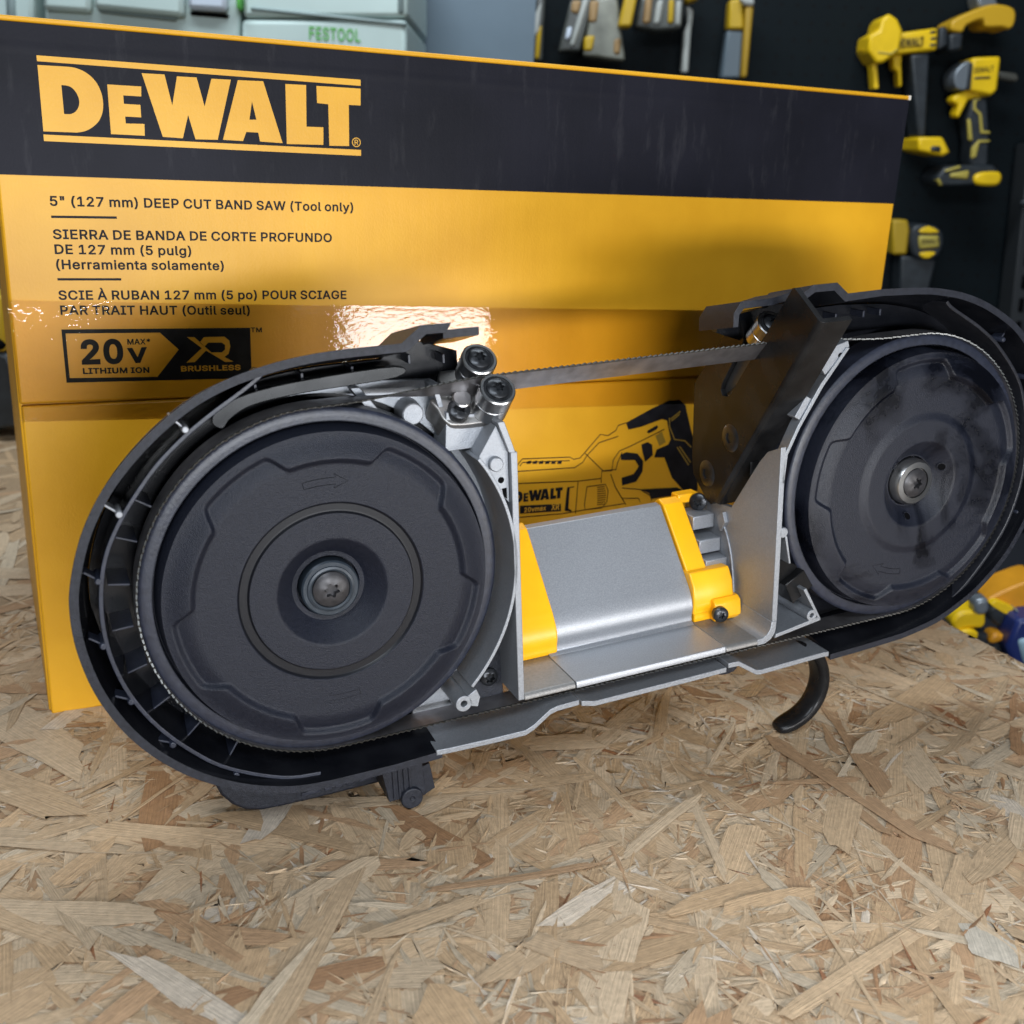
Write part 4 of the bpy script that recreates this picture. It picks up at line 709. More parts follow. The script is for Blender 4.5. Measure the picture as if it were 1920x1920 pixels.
# right upright with its rounded foot, then the lattice beside the second wheel
mb = MB()
foot = [(223.3, -74.6), (223.3, -71.2), (226.5, -71.0), (229.4, -69.6), (231.4, -66.8), (232.0, -62.5)]
mb.prism([(-62.5, 10), (33.5, 10), (28.5, -1), (21, -8), (-10.5, -31), (-12, -44), (-14, -60), (-22, -78), (-62.5, -80)], 232.0, 235.2, 'u')
mb.band(foot, [(224.5, -74.6), (228.4, -74.4), (232.2, -72.4), (234.5, -69.2), (235.0, -66.5), (235.2, -62.5)], SEAMW, -80)
mb.band([(235.2, -70.4), (262.4, -66.0)], [(234.5, -72.6), (264.6, -68.2)], SEAMW, -24); mb.band([(264.6, -67.8), (253.4, -47.4)], [(262.3, -66.6), (251.6, -48.2)], SEAMW, -24)
mb.band(circ(258.2, -64.2, 3.2, 28), circ(258.2, -64.2, 1.3, 28), SEAMW, -20, True)
mb.lathe([(2.9, -22), (2.9, 9.6), (2.5, 10)], (236.6, 0, -13.0), n=28); mb.band([(237.5, -15), (241.0, -31)], [(238.9, -15), (242.2, -31)], SEAMW, -22)
mb.band([(270.8, 80.0), (256, 62), (243, 42), (236.5, 29), (235.1, 14)], [(268.6, 80.4), (254, 63.3), (241.4, 43.2), (234.8, 30), (233.4, 14)], SEAMW, 3)
mb.prism([(257, 67.5), (271, 80.5), (270, 83.6), (262, 81.6), (254.5, 71)], 9.2, -24); mb.prism([(243, 46), (250, 56), (246.5, 58), (240, 48)], 9.0, -24)
mb.prism([(234, 66), (262, 84), (254, 57), (249, 40), (247, 20), (244, 2), (237, -8), (235.5, -70), (264, -66), (256, -46), (247, -20), (245, 10), (252, 40), (268, 70), (250, 66)], -18, -24)
fr2 = finish('throat_frame', mb, CAST, fr, SOFF, bevel=0.5)
mb = MB(); mb.lathe([(1.5, 9.0), (1.5, 9.5)], (265.8, 0, 76.4), n=20); finish('tapped_hole_shade', mb, HOLE, fr, SOFF)
mb = MB(); mb.tube(smooth([(231.6, 40, -20), (231.6, 34, -27), (231.6, 29, -38), (231.6, 26, -52), (231.6, 24, -68)], 5), 0.7, 8)
mb.prism([(-19.5, -42), (-14.5, -36), (-20, -33.5), (-26.5, -38)], 229.8, 232.1, 'u'); finish('gasket_cord', mb, CAST, fr, SOFF, bevel=0.2)
# plug and leads beside the second wheel
mb = MB(); mb.prism([(244, -46), (256, -39.5), (262.5, -50), (250, -58)], 4, -14); mb.prism([(238, -36), (246, -33), (256, -39), (248, -46), (238, -50)], -1, -16)
cn = part('connector_plug', mb, GLOSSB, bevel=0.5)
for k in range(5):
    mb = MB(); mb.tube(smooth([(256 + k * 0.7, 2 + k, -41 - k * 1.1), (259 + k * 0.6, 4 + k, -36.5 - k), (262, 8, -33), (258, 12, -28)], 4), 0.55, 8); finish('lead', mb, NYLON if k % 2 else WASHB, cn, SOFF)

# ---- motor shell and its yellow end caps
top = (-11.0, -60.0)
def shellprof(d):
    f = [(-70.8, 9.4), (-70.8, -20.5), (-69.4, -23.0), (-66.5, -23.2), (-61.5, -22.4), (-56.5, -23.4), (-51.5, -26.2), (-46.5, -30.3), (-40.0, -35.7), (-26.5, -47.0), (top[0] - 2.0, top[1] + 1.6), (top[0], top[1] - 2)]
    return f
outer = smooth(shellprof(0)[2:11], 5)
sh = [(-70.8, 9.6), (-70.8, -20.5)] + outer + [(top[0] - 1.5, top[1] - 3), (top[0] - 30, -108), (-74.2, -110), (-74.2, 10.2), (-72.4, 10.2)]
mb = MB(); mb.prism(sh, 116.3, 203.5, 'u')
ms = part('motor_shell', mb, SILVER, bevel=0.3, angle=28)
def slope_uv(u, k): return None
def capprof(g):          # profile of a cap, g mm proud of the shell
    return [(-71, -24 + g)] + [(v + (0.3 * g if v > -50 else 0), w + g * 0.8) for v, w in outer[2:]] + [(top[0] + g * 0.3, top[1] - 3), (top[0] - 30, -106), (-71, -108)]
mb = MB(); mb.prism(capprof(1.4), 92.0, 121.3, 'u'); mb.lathe([(3.0, 0), (3.0, 0.25)], (109, 21.6, -68.0), n=24) if False else None
part('end_cap', mb, PLASTY, bevel=0.9, seg=3, angle=28)
mb = MB(); mb.prism(capprof(1.3), 204.6, 217.5, 'u')
mb.prism([(-44, -40), (-43, -27), (-50, -22.6), (-58, -21.4), (-66, -21.8), (-66, -44)], 203.6, 229.0, 'u')
mb.prism([(-58, -20), (-60, -17.5), (-68, -16.5), (-70.6, -18), (-70.6, -40), (-58, -40)], 214.5, 231.4, 'u')
mb.box(216, 229.5, -15.0, -9.8, -60, -68)
ec = part('end_cap', mb, PLASTY, bevel=0.9, seg=3, angle=28); ec['label'] = 'yellow end cap with a black screw'
mb = MB(); mb.screw((217.2, 17.4, -65.4), (-0.25, -1, 0.1), 4.3, 3.6, 0.8, 0.4, 6, 1.5); finish('screw', mb, SCREWB, ec, SOFF)
mb = MB(); mb.screw((228.5, 58, -14.5), (-0.7, -0.7, 0.1), 5.0, 3.0, 0.6, 0.4, 6, 1.5); finish('screw', mb, SCREWB, ec, SOFF)
for v, w in ((-22, -47), (-34, -40), (-43.5, -33)):
    mb = MB(); mb.box(218, 231.9, v - 5, v + 3, w, w - 16); finish('cooling_fin', mb, SILVER, ms, SOFF, bevel=0.5)
mb = MB(); mb.box(218, 231.9, -70, -20, -58, -66); finish('motor_end', mb, NYLON, ms, SOFF)

# ---- shoe plates that close the bottom of the case
def shoe(name_pts, lab=None):
    mb = MB(); n = len(name_pts); th = 2.9
    low = [(u, v - th) for u, v in name_pts]
    mb.band(name_pts, low, 10.4, -26)
    return part('shoe_plate', mb, CAST, bevel=0.3)
shoe([(41.8, -89.2), (48, -89.6), (69.4, -90.2), (88.0, -90.4), (92.5, -88.6), (101.5, -82.3), (105.5, -81.2), (117.6, -80.8)])
shoe([(118.8, -81.8), (121, -82.2), (126, -83.6), (184, -83.2), (204.3, -82.8)])
shoe([(205.4, -80.8), (211.8, -80.9), (223.4, -88.8), (226.5, -89.4), (267.4, -88.2), (271.2, -88.6)])
mb = MB(); mb.prism(smooth([(203, -84), (210, -86.5), (216, -88), (214, -91), (207, -91.5), (202.5, -89)], 3, True), 3, -12); mb.lathe([(2.2, 0), (2.2, 1.0)], (211, -3, -88.6), n=18); part('shoe_latch', mb, NYLON, bevel=0.4)

# ---- hanging hook
mid = smooth([(262, -91.5), (269.5, -93.5), (274.5, -100), (277.6, -109), (277.4, -118), (273.5, -127), (266.5, -133.5), (257, -137.2), (249.5, -138.6)], 6)
th = [3.6 + 1.2 * math.sin(math.pi * min(i / len(mid) * 1.15, 1)) for i in range(len(mid))]
A = [(p[0], p[1]) for p in offset_path(mid, 4.6)]; B = [(p[0], p[1]) for p in offset_path(mid, -4.6)]
mb = MB(); vs = []; n = len(mid)
secs = [(-1, -0.55), (-0.55, -1), (0.55, -1), (1, -0.55), (1, 0.55), (0.55, 1), (-0.55, 1), (-1, 0.55)]
dirs = [(Vector(mid[min(i + 1, n - 1)]) - Vector(mid[max(i - 1, 0)])).normalized() for i in range(n)]
for i, q in enumerate(mid):
    nx = Vector((-dirs[i].y, dirs[i].x)); tp = 1 - 0.55 * max(0, (i - (n - 8)) / 8) ** 2
    for a, c in secs: p = Vector(q) + nx * a * 4.0 * tp; vs.append((p.x, 4 - c * 7.0 * tp, p.y))
fs = [(i * 8 + k, i * 8 + (k + 1) % 8, (i + 1) * 8 + (k + 1) % 8, (i + 1) * 8 + k) for i in range(n - 1) for k in range(8)] + [tuple(range(7, -1, -1)), tuple((n - 1) * 8 + k for k in range(8))]
mb.add(vs, fs); hk = part('hanging_hook', mb, GLOSSB, angle=60, bevel=0.0)
ss = hk.modifiers.new('round', 'SUBSURF'); ss.levels = 2; ss.render_levels = 2

# ---- work stop: bent gloss black plate whose slot lets the blade through
G0 = 228.0
front = [(113.9, 19.0), (101.8, 36.9), (40.9, -5.7), (6.4, -29.9), (-9.5, -41), (-12.5, -45), (-10.9, -49.5), (-3.9, -58.5), (1, -64.0), (8, -65.4), (52.5, -65.0), (90.0, -32), (94.1, -28.6), (93.5, -24.6), (88.9, -21.1), (82.8, -20.2), (57.6, -38), (54.0, -39.2), (51.2, -37.4), (51.3, -33.2), (53.1, -30.2), (84.6, -5.3), (111.4, 15.8), (113.6, 17.2)]
mb = MB(); mb.prism(front, G0, G0 + 3.0, 'u')
# bend and flange: follows the fold line, turns towards +u
f0 = Vector((101.8, 36.9)); f1 = Vector((-9.5, -41.0)); N = 14; vs = []; fs = []
fd = (f1 - f0).normalized(); fn = Vector((-fd.y, fd.x))
if fn.y < 0: fn = -fn
prof = [(0, 0)] + [(2.8 * (1 - math.cos(math.radians(a))), 2.8 * math.sin(math.radians(a))) for a in (20, 40, 60, 80, 90)] + [(18.0, 2.8)]
inn = [(3.0, -0.2), (3.0, -0.2), (3.0, 0), (3.1, 0), (3.2, 0), (3.4, 0), (18.0, 0.0)]
def rows(pr): 
    out = []
    for t, sc in ((0.0, 1.0), (0.62, 1.0), (0.84, 0.95), (0.95, 0.8), (1.0, 0.55)):
        b = f0 + (f1 - f0) * t
        out.append([(G0 + (p if p < 4 else 4 + (p - 4) * sc), -(b.y + fn.y * d), b.x + fn.x * d) for p, d in pr])
    return out
ra, rb = rows(prof), rows(inn); np_ = len(prof); nr = len(ra)
for r in ra: vs += r
for r in rb: vs += r
K = np_ * nr
for i in range(nr - 1):
    for j in range(np_ - 1):
        a = i * np_ + j; fs += [(a, a + 1, a + np_ + 1, a + np_), (K + a, K + a + np_, K + a + np_ + 1, K + a + 1)]
    a = i * np_ + np_ - 1; fs.append((a, K + a, K + a + np_, a + np_))
for i in (0, nr - 1):
    for j in range(np_ - 1): a = i * np_ + j; fs.append((a, a + 1, K + a + 1, K + a))
mb.add(vs, fs)
gd = part('work_stop', mb, GLOSSB, bevel=0.35, angle=40)
for v, w in ((29.8, -28.6), (4.3, -49.8)):
    mb = MB(); mb.screw((G0 + 0.1, -w, v), (-1, 0, 0), 7.6, 0.7, 0.25, 0.42, 6, 0.5, hexa=True); finish('screw', mb, SCREWB, gd, SOFF)
mb = MB(); mb.prism([(95, -14), (70, -34), (58, -44), (50, -40), (66, -20), (92, 0)], 232, 238, 'u'); finish('guide_block', mb, mat('dull_grey_metal', (0.09, 0.09, 0.09), 0.45, 0.4), gd, SOFF, bevel=0.6)

# ---- blade guide rollers
AX = Vector((0, -0.7071, 0.7071))
def roller(u, v, w, Rr, face, ln, rings=2):
    o = Vector((u, -w, v)); mb = MB(); h1 = face; hm = face - ln / 2; h0 = face - ln
    mb.lathe([(Rr - 0.4, h0), (Rr, h0 + 0.4), (Rr, hm - 0.25), (Rr - 0.35, hm), (Rr, hm + 0.25), (Rr, h1 - 0.5), (Rr - 0.5, h1), (Rr - 1.5, h1), (Rr - 1.8, h1 - 0.7), (2, h1 - 0.8)], o, AX, 64)
    rl = part('guide_roller', mb, STEEL, angle=30)
    mb = MB(); mb.lathe([(Rr - 1.8, h1 - 0.85), (Rr - 2.1, h1 - 0.35), (Rr - 3.0, h1 - 0.35), (Rr - 3.1, h1 - 0.6)], o, AX, 48); mb.screw(o + AX * (h1 - 0.6), AX, Rr - 3.0, 1.7, 0.8, 0.42, 6, 1.5); finish('screw', mb, SCREWB, rl, SOFF)
    return rl
roller(77.6, 86.6, -10.6, 8.2, 8.0, 14)
roller(81.5, 74.2, 0.0, 8.2, 8.6, 17)
roller(234.0, 88.6, -9.5, 8.0, 7.0, 14)
mb = MB()
def tilt_block(mb, pts, h0, h1, org):
    # pts (u, s) with s across the blade's face normal, extruded along the roller axis
    nn = Vector((0, 0.7071, 0.7071)); o = Vector(org); n = len(pts)
    vs = [o + Vector((a, 0, 0)) + nn * s + AX * h for h in (h0, h1) for a, s in pts]
    mb.add(vs, [tuple(range(n)), tuple(range(2 * n - 1, n - 1, -1))] + [(i, (i + 1) % n, (i + 1) % n + n, i + n) for i in range(n)])
tilt_block(mb, smooth([(58, 3), (58, -4), (59.5, -10), (64, -13), (80, -13.4), (87, -11.5), (89.5, -5), (89, 3)], 4, True), -22, -8.5, (0, 5, 79.5))
tilt_block(mb, smooth([(66, 20), (66, 6), (88, 6), (88, 20)], 2, True), -26, -10, (0, 5, 79.5))
gb = part('guide_bracket', mb, mat('bead_blasted_steel', (0.30, 0.29, 0.28), 0.42, 0.85, noise=0.2, nscale=250), bevel=0.8, seg=3)
mb = MB(); o = Vector((66.5, 5, 79.5)) + Vector((0, 0.7071, 0.7071)) * -7.0; mb.screw(o + AX * -8.6, AX, 5.2, 4.2, 0.8, 0.5, 6, 2.5); finish('screw', mb, SCREWB, gb, SOFF)
mb = MB(); o = Vector((69.0, 5, 79.5)) + Vector((0, 0.7071, 0.7071)) * -2.6; mb.lathe([(4.6, -8.6), (4.6, -4.0), (4.0, -3.4), (2.6, -3.4)], o + Vector((0, 0, 0)), AX, 32); finish('back_roller', mb, STEEL, gb, SOFF)

# ------------------------------------------------------------------ room behind the bench
def slab(name, x0, x1, d0, d1, z0, z1, material, label, cat, group=None, bevel=0.0):
    # upright box: x along RGT, d along FWD (metres from below the lens)
    mb = MB()
    P = lambda x, d, z: tuple(RGT * x + FWD * d + Vector((0, 0, z)))
    mb.add([P(x, d, z) for z in (z0, z1) for x, d in ((x0, d0), (x1, d0), (x1, d1), (x0, d1))], [(3, 2, 1, 0), (4, 5, 6, 7)] + [(i, (i + 1) % 4, (i + 1) % 4 + 4, i + 4) for i in range(4)])
    o = finish(name, mb, material, None, (0, 0, 0), bevel=bevel, scale=1.0)
    tag(o, label, cat, group); return o
WD = 1.85
def wx(px, d=WD, py=300): q = back(px, py, d); return q.dot(RGT)
def wz(px, py, d=WD): return back(px, py, d).z
PEG = bpy.data.materials.new('dark_pegboard'); PEG.use_nodes = True
nt = PEG.node_tree; p = nt.nodes['Principled BSDF']; p.inputs['Roughness'].default_value = 0.7; p.inputs['Specular IOR Level'].default_value = 0.15
tc = nt.nodes.new('ShaderNodeTexCoord'); mp = nt.nodes.new('ShaderNodeMapping'); mp.inputs['Rotation'].default_value = (0, 0, math.atan2(FWD.x, FWD.y)); mp.inputs['Scale'].default_value = (40, 40, 40)
nt.links.new(tc.outputs['Object'], mp.inputs[0]); fr_ = nt.nodes.new('ShaderNodeVectorMath'); fr_.operation = 'FRACTION'; nt.links.new(mp.outputs[0], fr_.inputs[0])
sb = nt.nodes.new('ShaderNodeVectorMath'); sb.operation = 'SUBTRACT'; sb.inputs[1].default_value = (0.5, 0.5, 0.5); nt.links.new(fr_.outputs[0], sb.inputs[0])
ml = nt.nodes.new('ShaderNodeVectorMath'); ml.operation = 'MULTIPLY'; ml.inputs[1].default_value = (1, 0, 1); nt.links.new(sb.outputs[0], ml.inputs[0])
ln_ = nt.nodes.new('ShaderNodeVectorMath'); ln_.operation = 'LENGTH'; nt.links.new(ml.outputs[0], ln_.inputs[0])
lt = nt.nodes.new('ShaderNodeMath'); lt.operation = 'LESS_THAN'; lt.inputs[1].default_value = 0.12; nt.links.new(ln_.outputs[1], lt.inputs[0])
mx = nt.nodes.new('ShaderNodeMix'); mx.data_type = 'RGBA'; mx.inputs[6].default_value = (0.0022, 0.0056, 0.0078, 1); mx.inputs[7].default_value = (0.002, 0.003, 0.004, 1)
nt.links.new(lt.outputs[0], mx.inputs[0]); nt.links.new(mx.outputs[2], p.inputs['Base Color'])
slab('pegboard_wall', wx(985), 1.6, WD, WD + 0.03, -0.9, 1.1, PEG, 'dark blue-green pegboard wall hung with yellow tools', 'wall')
slab('grey_panel', wx(752, 1.7), wx(992, WD), WD - 0.06, WD + 0.03, -0.9, 1.1, mat('blue_grey_paint', (0.105, 0.15, 0.19), 0.55, noise=0.1, nscale=8), 'flat blue-grey upright panel between the pale storage boxes and the pegboard', 'panel')
slab('back_wall', -1.6, wx(752, 1.7), WD, WD + 0.03, -0.9, 1.1, mat('dim_wall', (0.04, 0.05, 0.055), 0.7), 'dim wall behind the pale storage boxes', 'wall')
floor_mb = MB(); floor_mb.add([tuple(RGT * x + FWD * d + Vector((0, 0, -0.9))) for x, d in ((-3, -2), (3, -2), (3, 3), (-3, 3))], [(0, 1, 2, 3)])
fl = finish('floor', floor_mb, mat('concrete_floor', (0.12, 0.12, 0.12), 0.7, noise=0.2, nscale=4), None, (0, 0, 0), scale=1.0); fl['kind'] = 'structure'

# pixel outlines on an upright plane, given real thickness
def blob(name, parts, d, label, cat, group=None, bevel=0.004):
    cx = sum(q[0] for q in parts[0][1]) / len(parts[0][1]); cy = max(q[1] for q in parts[0][1])
    base = back(cx, cy, d); t = thing(name, label, cat, base, (0, 0, math.atan2(RGT.y, RGT.x)), group)
    for nm, pts, m, d0, d1 in parts:
        mb = MB(); P = []
        for x, y in pts: q = back(x, y, d) - base; P.append((q.dot(RGT), q.z))
        n = len(P); mb.add([(a, d0, b) for a, b in P] + [(a, d1, b) for a, b in P], [tuple(range(n)), tuple(range(2 * n - 1, n - 1, -1))] + [(i, (i + 1) % n, (i + 1) % n + n, i + n) for i in range(n)])
        finish(nm, mb, m, t, (0, 0, 0), bevel=bevel, scale=1.0, seg=2)
    return t
def wall_text(s, pts, d, off, material, parent, bold=22):
    # word between two baseline pixels with a cap height in pixels, lying on the front of a part
    (x0, y0), (x1, y1), cap = pts
    a = back(x0, y0, d); c = back(x1, y1, d); e1 = (c - a).normalized(); e2 = (-FWD).cross(e1); L = (c - a).length; hgt = cap * d / FPX
    gr = text_polys(s, bold); xs = [p[0] for g in gr for l in g for p in l]; mn, mxx = min(xs), max(xs)
    inv = (Matrix.Translation(parent.location) @ parent.rotation_euler.to_matrix().to_4x4()).inverted()
    return sheet('lettering', gr, True, lambda x, y: tuple(inv @ (a - FWD * off + e1 * ((x - mn) / (mxx - mn) * L) + e2 * (y * hgt))), material, parent)
TY = mat('tool_yellow', (0.80, 0.52, 0.006), 0.4, noise=0.1, nscale=30); TK = mat('tool_black', (0.017, 0.022, 0.027), 0.45, noise=0.3, nscale=60); TG = mat('tool_grey', (0.22, 0.25, 0.28), 0.35, 0.5); TLINE = mat('tool_olive_line', (0.42, 0.34, 0.06), 0.5)
BOXG = mat('pale_green_plastic', (0.50, 0.62, 0.60), 0.5, noise=0.06, nscale=12); BOXD = mat('pale_green_shaded', (0.20, 0.26, 0.26), 0.55); GREEN = mat('latch_green', (0.10, 0.42, 0.07), 0.5); WHITE = mat('white_label_and_glint', (0.55, 0.62, 0.72), 0.5)  # BOXD: box plastic with the shade of recesses and edges put in the colour
Q = lambda x, y: (1440 + x / 3.2, y / 3.2)
Ql = lambda l: [Q(*p) for p in l]
t = blob('fastener_gun', [('body', Ql([(640, 115), (690, 150), (720, 215), (700, 340), (610, 400), (570, 405), (520, 330), (530, 240), (585, 215), (600, 150)]), TY, -0.07, -0.005),
    ('barrel', Ql([(680, 230), (935, 195), (930, 325), (680, 350)]), TY, -0.062, -0.012), ('nose', Ql([(570, 400), (525, 330), (515, 315), (600, 380), (612, 540), (585, 545), (575, 430)]), TY, -0.045, -0.02),
    ('trigger_frame', Ql([(695, 340), (750, 340), (745, 400), (750, 530), (730, 535), (725, 440), (700, 430)]), TY, -0.045, -0.02), ('handle', Ql([(780, 350), (890, 345), (870, 830), (820, 830)]), TK, -0.06, -0.012),
    ('vent', Ql([(885, 215), (925, 208), (924, 228), (884, 234)]), TK, -0.0635, -0.05), ('vent', Ql([(890, 252), (928, 247), (926, 266), (888, 270)]), TK, -0.0635, -0.05), ('vent', Ql([(884, 288), (926, 284), (924, 305), (882, 308)]), TK, -0.0635, -0.05), ('seam', Ql([(575, 335), (650, 345), (690, 318), (690, 328), (652, 357), (575, 346)]), TLINE, -0.0715, -0.05),
    ('rear', Ql([(940, 190), (985, 190), (990, 300), (930, 330)]), TK, -0.066, -0.01), ('end_ring', Ql([(990, 235), (1070, 225), (1065, 325), (990, 335)]), TK, -0.07, -0.005),
    ('battery_foot', Ql([(800, 830), (940, 830), (985, 920), (940, 940), (800, 910)]), TY, -0.08, 0.0), ('battery_slot', Ql([(870, 880), (930, 880), (930, 920), (865, 915)]), TK, -0.083, -0.07),
    ('badge', Ql([(678, 258), (855, 240), (850, 310), (675, 325)]), mat('badge_yellow', (0.6, 0.4, 0.02), 0.5), -0.064, -0.05)],
    WD - 0.01, 'yellow tool with pointed head and long black handle above the carton corner', 'power tool', None)
wall_text('DEWALT', (Q(692, 312), Q(848, 298), 13), WD - 0.01, 0.0655, INK, t)
t = blob('impact_driver', [('body', Ql([(1130, 370), (1295, 362), (1275, 560), (1240, 590), (1110, 560), (1125, 470)]), TY, -0.065, -0.005), ('motor_cap', smooth(Ql([(1130, 390), (1075, 410), (1035, 470), (1045, 540), (1095, 555), (1120, 520)]), 3, True), TG, -0.058, -0.01),
    ('trigger_guard', Ql([(1110, 555), (1275, 560), (1265, 585), (1130, 610), (1075, 720), (1055, 700), (1075, 640), (1035, 620), (1045, 590)]), TY, -0.05, -0.02), ('handle', Ql([(1150, 600), (1230, 590), (1245, 790), (1240, 1000), (1150, 1010), (1130, 960), (1140, 860), (1115, 720)]), TK, -0.055, -0.012),
    ('collar', Ql([(1118, 400), (1132, 398), (1118, 560), (1100, 556)]), TK, -0.067, -0.01), ('stripe', Ql([(1140, 482), (1235, 478), (1234, 492), (1138, 496)]), TK, -0.0665, -0.05),
    ('base', Ql([(910, 1070), (960, 1000), (1050, 990), (1240, 990), (1275, 1030), (1265, 1100), (1100, 1110), (930, 1115)]), TK, -0.075, 0.0), ('battery', smooth(Ql([(1135, 1040), (1260, 1030), (1275, 1075), (1240, 1110), (1130, 1100)]), 3, True), TY, -0.083, -0.01),
    ('base_clip', Ql([(955, 1020), (1045, 992), (1050, 1010), (960, 1035)]), TLINE, -0.078, -0.06), ('base_mark', Ql([(985, 1040), (1100, 1020), (1090, 1075), (985, 1065)]), TLINE, -0.078, -0.06), ('base_tip', Ql([(912, 1075), (925, 1065), (945, 1105), (930, 1112)]), TLINE, -0.078, -0.06),
    ('grip_line', Ql([(1150, 615), (1200, 600), (1165, 620), (1162, 660), (1195, 690), (1205, 790), (1245, 795), (1245, 808), (1190, 808), (1180, 700), (1148, 670)]), TLINE, -0.058, -0.05), ('grip_stripe', Ql([(1115, 720), (1135, 722), (1148, 850), (1122, 850)]), TLINE, -0.058, -0.05),
    ('grip_stripe', Ql([(1135, 950), (1140, 890), (1180, 845), (1245, 845), (1245, 858), (1185, 862), (1165, 945), (1145, 952)]), TLINE, -0.058, -0.05), ('side_hook', Ql([(1300, 440), (1410, 455), (1430, 480), (1415, 510), (1310, 490)]), mat('hook_grey', (0.06, 0.06, 0.05), 0.5), -0.05, -0.03)],
    WD - 0.01, 'upright yellow and black driver with grey nose cap hanging right of the carton corner', 'power tool', None)
wall_text('DEWALT', (Q(1138, 462), Q(1250, 450), 9), WD - 0.01, 0.0655, INK, t)
blob('angle_grinder', [('body', smooth(Ql([(1000, 180), (1030, 145), (1190, 75), (1280, 65), (1360, 90), (1370, 150), (1345, 205), (1290, 195), (1200, 195), (1180, 150), (1090, 185), (1065, 225), (1005, 215)]), 3, True), mat('amber_yellow', (0.6, 0.35, 0.015), 0.4), -0.07, -0.005), ('guard', Ql([(1170, 0), (1280, -10), (1310, 70), (1190, 78)]), TG, -0.05, -0.01)],
    WD - 0.01, 'curved amber tool under a grey disc at the top right of the pegboard', 'power tool', None)
t = blob('tape_measure', [('case', smooth(Ql([(790, 1360), (880, 1335), (960, 1370), (975, 1450), (930, 1530), (850, 1540), (790, 1500)]), 3, True), TK, -0.06, -0.005), ('yellow_face', smooth(Ql([(830, 1370), (880, 1345), (935, 1370), (935, 1385), (840, 1385)]), 2, True), TY, -0.064, -0.05),
    ('name_plate', Ql([(825, 1400), (945, 1400), (950, 1470), (830, 1480)]), TLINE, -0.064, -0.05), ('yellow_face', smooth(Ql([(830, 1500), (925, 1495), (890, 1530), (850, 1530)]), 2, True), TY, -0.064, -0.05), ('cord_roll', Ql([(690, 1310), (780, 1310), (790, 1370), (775, 1515), (690, 1515)]), mat('amber_rolls', (0.42, 0.27, 0.01), 0.5), -0.05, -0.01), ('cradle', Ql([(740, 1520), (950, 1540), (900, 1740), (730, 1740)]), TK, -0.05, -0.005)],
    WD - 0.01, 'round black and yellow tool on the pegboard at the carton right edge', 'tool', None)
wall_text('DEWALT', (Q(838, 1450), Q(938, 1446), 8), WD - 0.01, 0.0645, INK, t)
blob('peg_rail', [('rail', [(1905, 270), (1935, 270), (1895, 640), (1865, 640)], mat('rail_dark', (0.02, 0.023, 0.026), 0.5), -0.05, 0.0)] + [('slot', [(1917 - k * 5, 300 + k * 42), (1926 - k * 5, 300 + k * 42), (1923 - k * 5, 326 + k * 42), (1914 - k * 5, 326 + k * 42)], HOLE, -0.053, -0.04) for k in range(8)], WD - 0.02, 'slotted dark metal rail at the right end of the pegboard', 'rail', None, 0.002)
blob('peg_hook', [('hook', Ql([(1420, 1205), (1470, 1185), (1536, 1175), (1560, 1180), (1560, 1250), (1530, 1255), (1440, 1235)]), TG, -0.12, -0.05)], WD - 0.02, 'short pale steel hook sticking out at the right of the pegboard', 'hook')
Z = lambda l: [(960 + x / 4, y / 4) for x, y in l]
PACK = mat('smoky_blister', (0.14, 0.145, 0.12), 0.25, noise=0.6, nscale=25); PACK2 = mat('dark_blister', (0.06, 0.065, 0.06), 0.22, noise=0.6, nscale=25); PY = mat('pack_yellow', (0.46, 0.30, 0.01), 0.45); PT = mat('pack_tan', (0.30, 0.19, 0.08), 0.5); PW = mat('pack_pale', (0.36, 0.38, 0.36), 0.35)
blob('long_blade_pack', [('card', Z([(180, -40), (250, -40), (225, 470), (140, 470)]), PACK2, -0.03, 0), ('stripe', Z([(185, 250), (222, 200), (205, 460), (165, 460)]), PY, -0.034, -0.02), ('blade', Z([(120, 190), (190, 90), (220, 40), (200, 250), (150, 330)]), PW, -0.036, -0.02)], WD - 0.02, 'thin pack with pale blade and yellow stripe beside the grey panel', 'package', 'packs hanging on the pegboard')
blob('drill_bit_pack', [('blister', Z([(430, 30), (600, 20), (500, 410), (340, 410)]), PACK2, -0.05, 0), ('bit', Z([(525, 20), (570, 25), (460, 380), (420, 370)]), PW, -0.055, -0.03), ('card', Z([(440, 40), (510, 40), (490, 140), (430, 130)]), PT, -0.055, -0.03), ('painted_glint', Z([(405, 240), (440, 230), (435, 290), (410, 330), (390, 320)]), WHITE, -0.056, -0.03)], WD - 0.02, 'dark blister pack with one long pale bit above the carton top edge', 'package', 'packs hanging on the pegboard')  # small white sheet is a highlight painted onto the blister
blob('accessory_pack', [('blister', Z([(590, 30), (770, 0), (830, 480), (520, 440)]), PACK, -0.05, 0), ('card', Z([(530, 300), (610, 290), (590, 410), (525, 410)]), PY, -0.053, -0.03), ('card', Z([(745, 320), (800, 310), (790, 440), (740, 430)]), PT, -0.053, -0.03), ('card', Z([(570, 40), (640, 40), (620, 200), (560, 200)]), PT, -0.053, -0.03)], WD - 0.02, 'smoky tall blister pack with yellow card showing, hanging over the carton', 'package', 'packs hanging on the pegboard')
blob('yellow_pack', [('card', Z([(830, -20), (915, -20), (865, 245), (765, 245)]), PY, -0.075, -0.04)], WD - 0.02, 'bright yellow hanging pack in the middle of the pegboard packs', 'package', 'packs hanging on the pegboard')
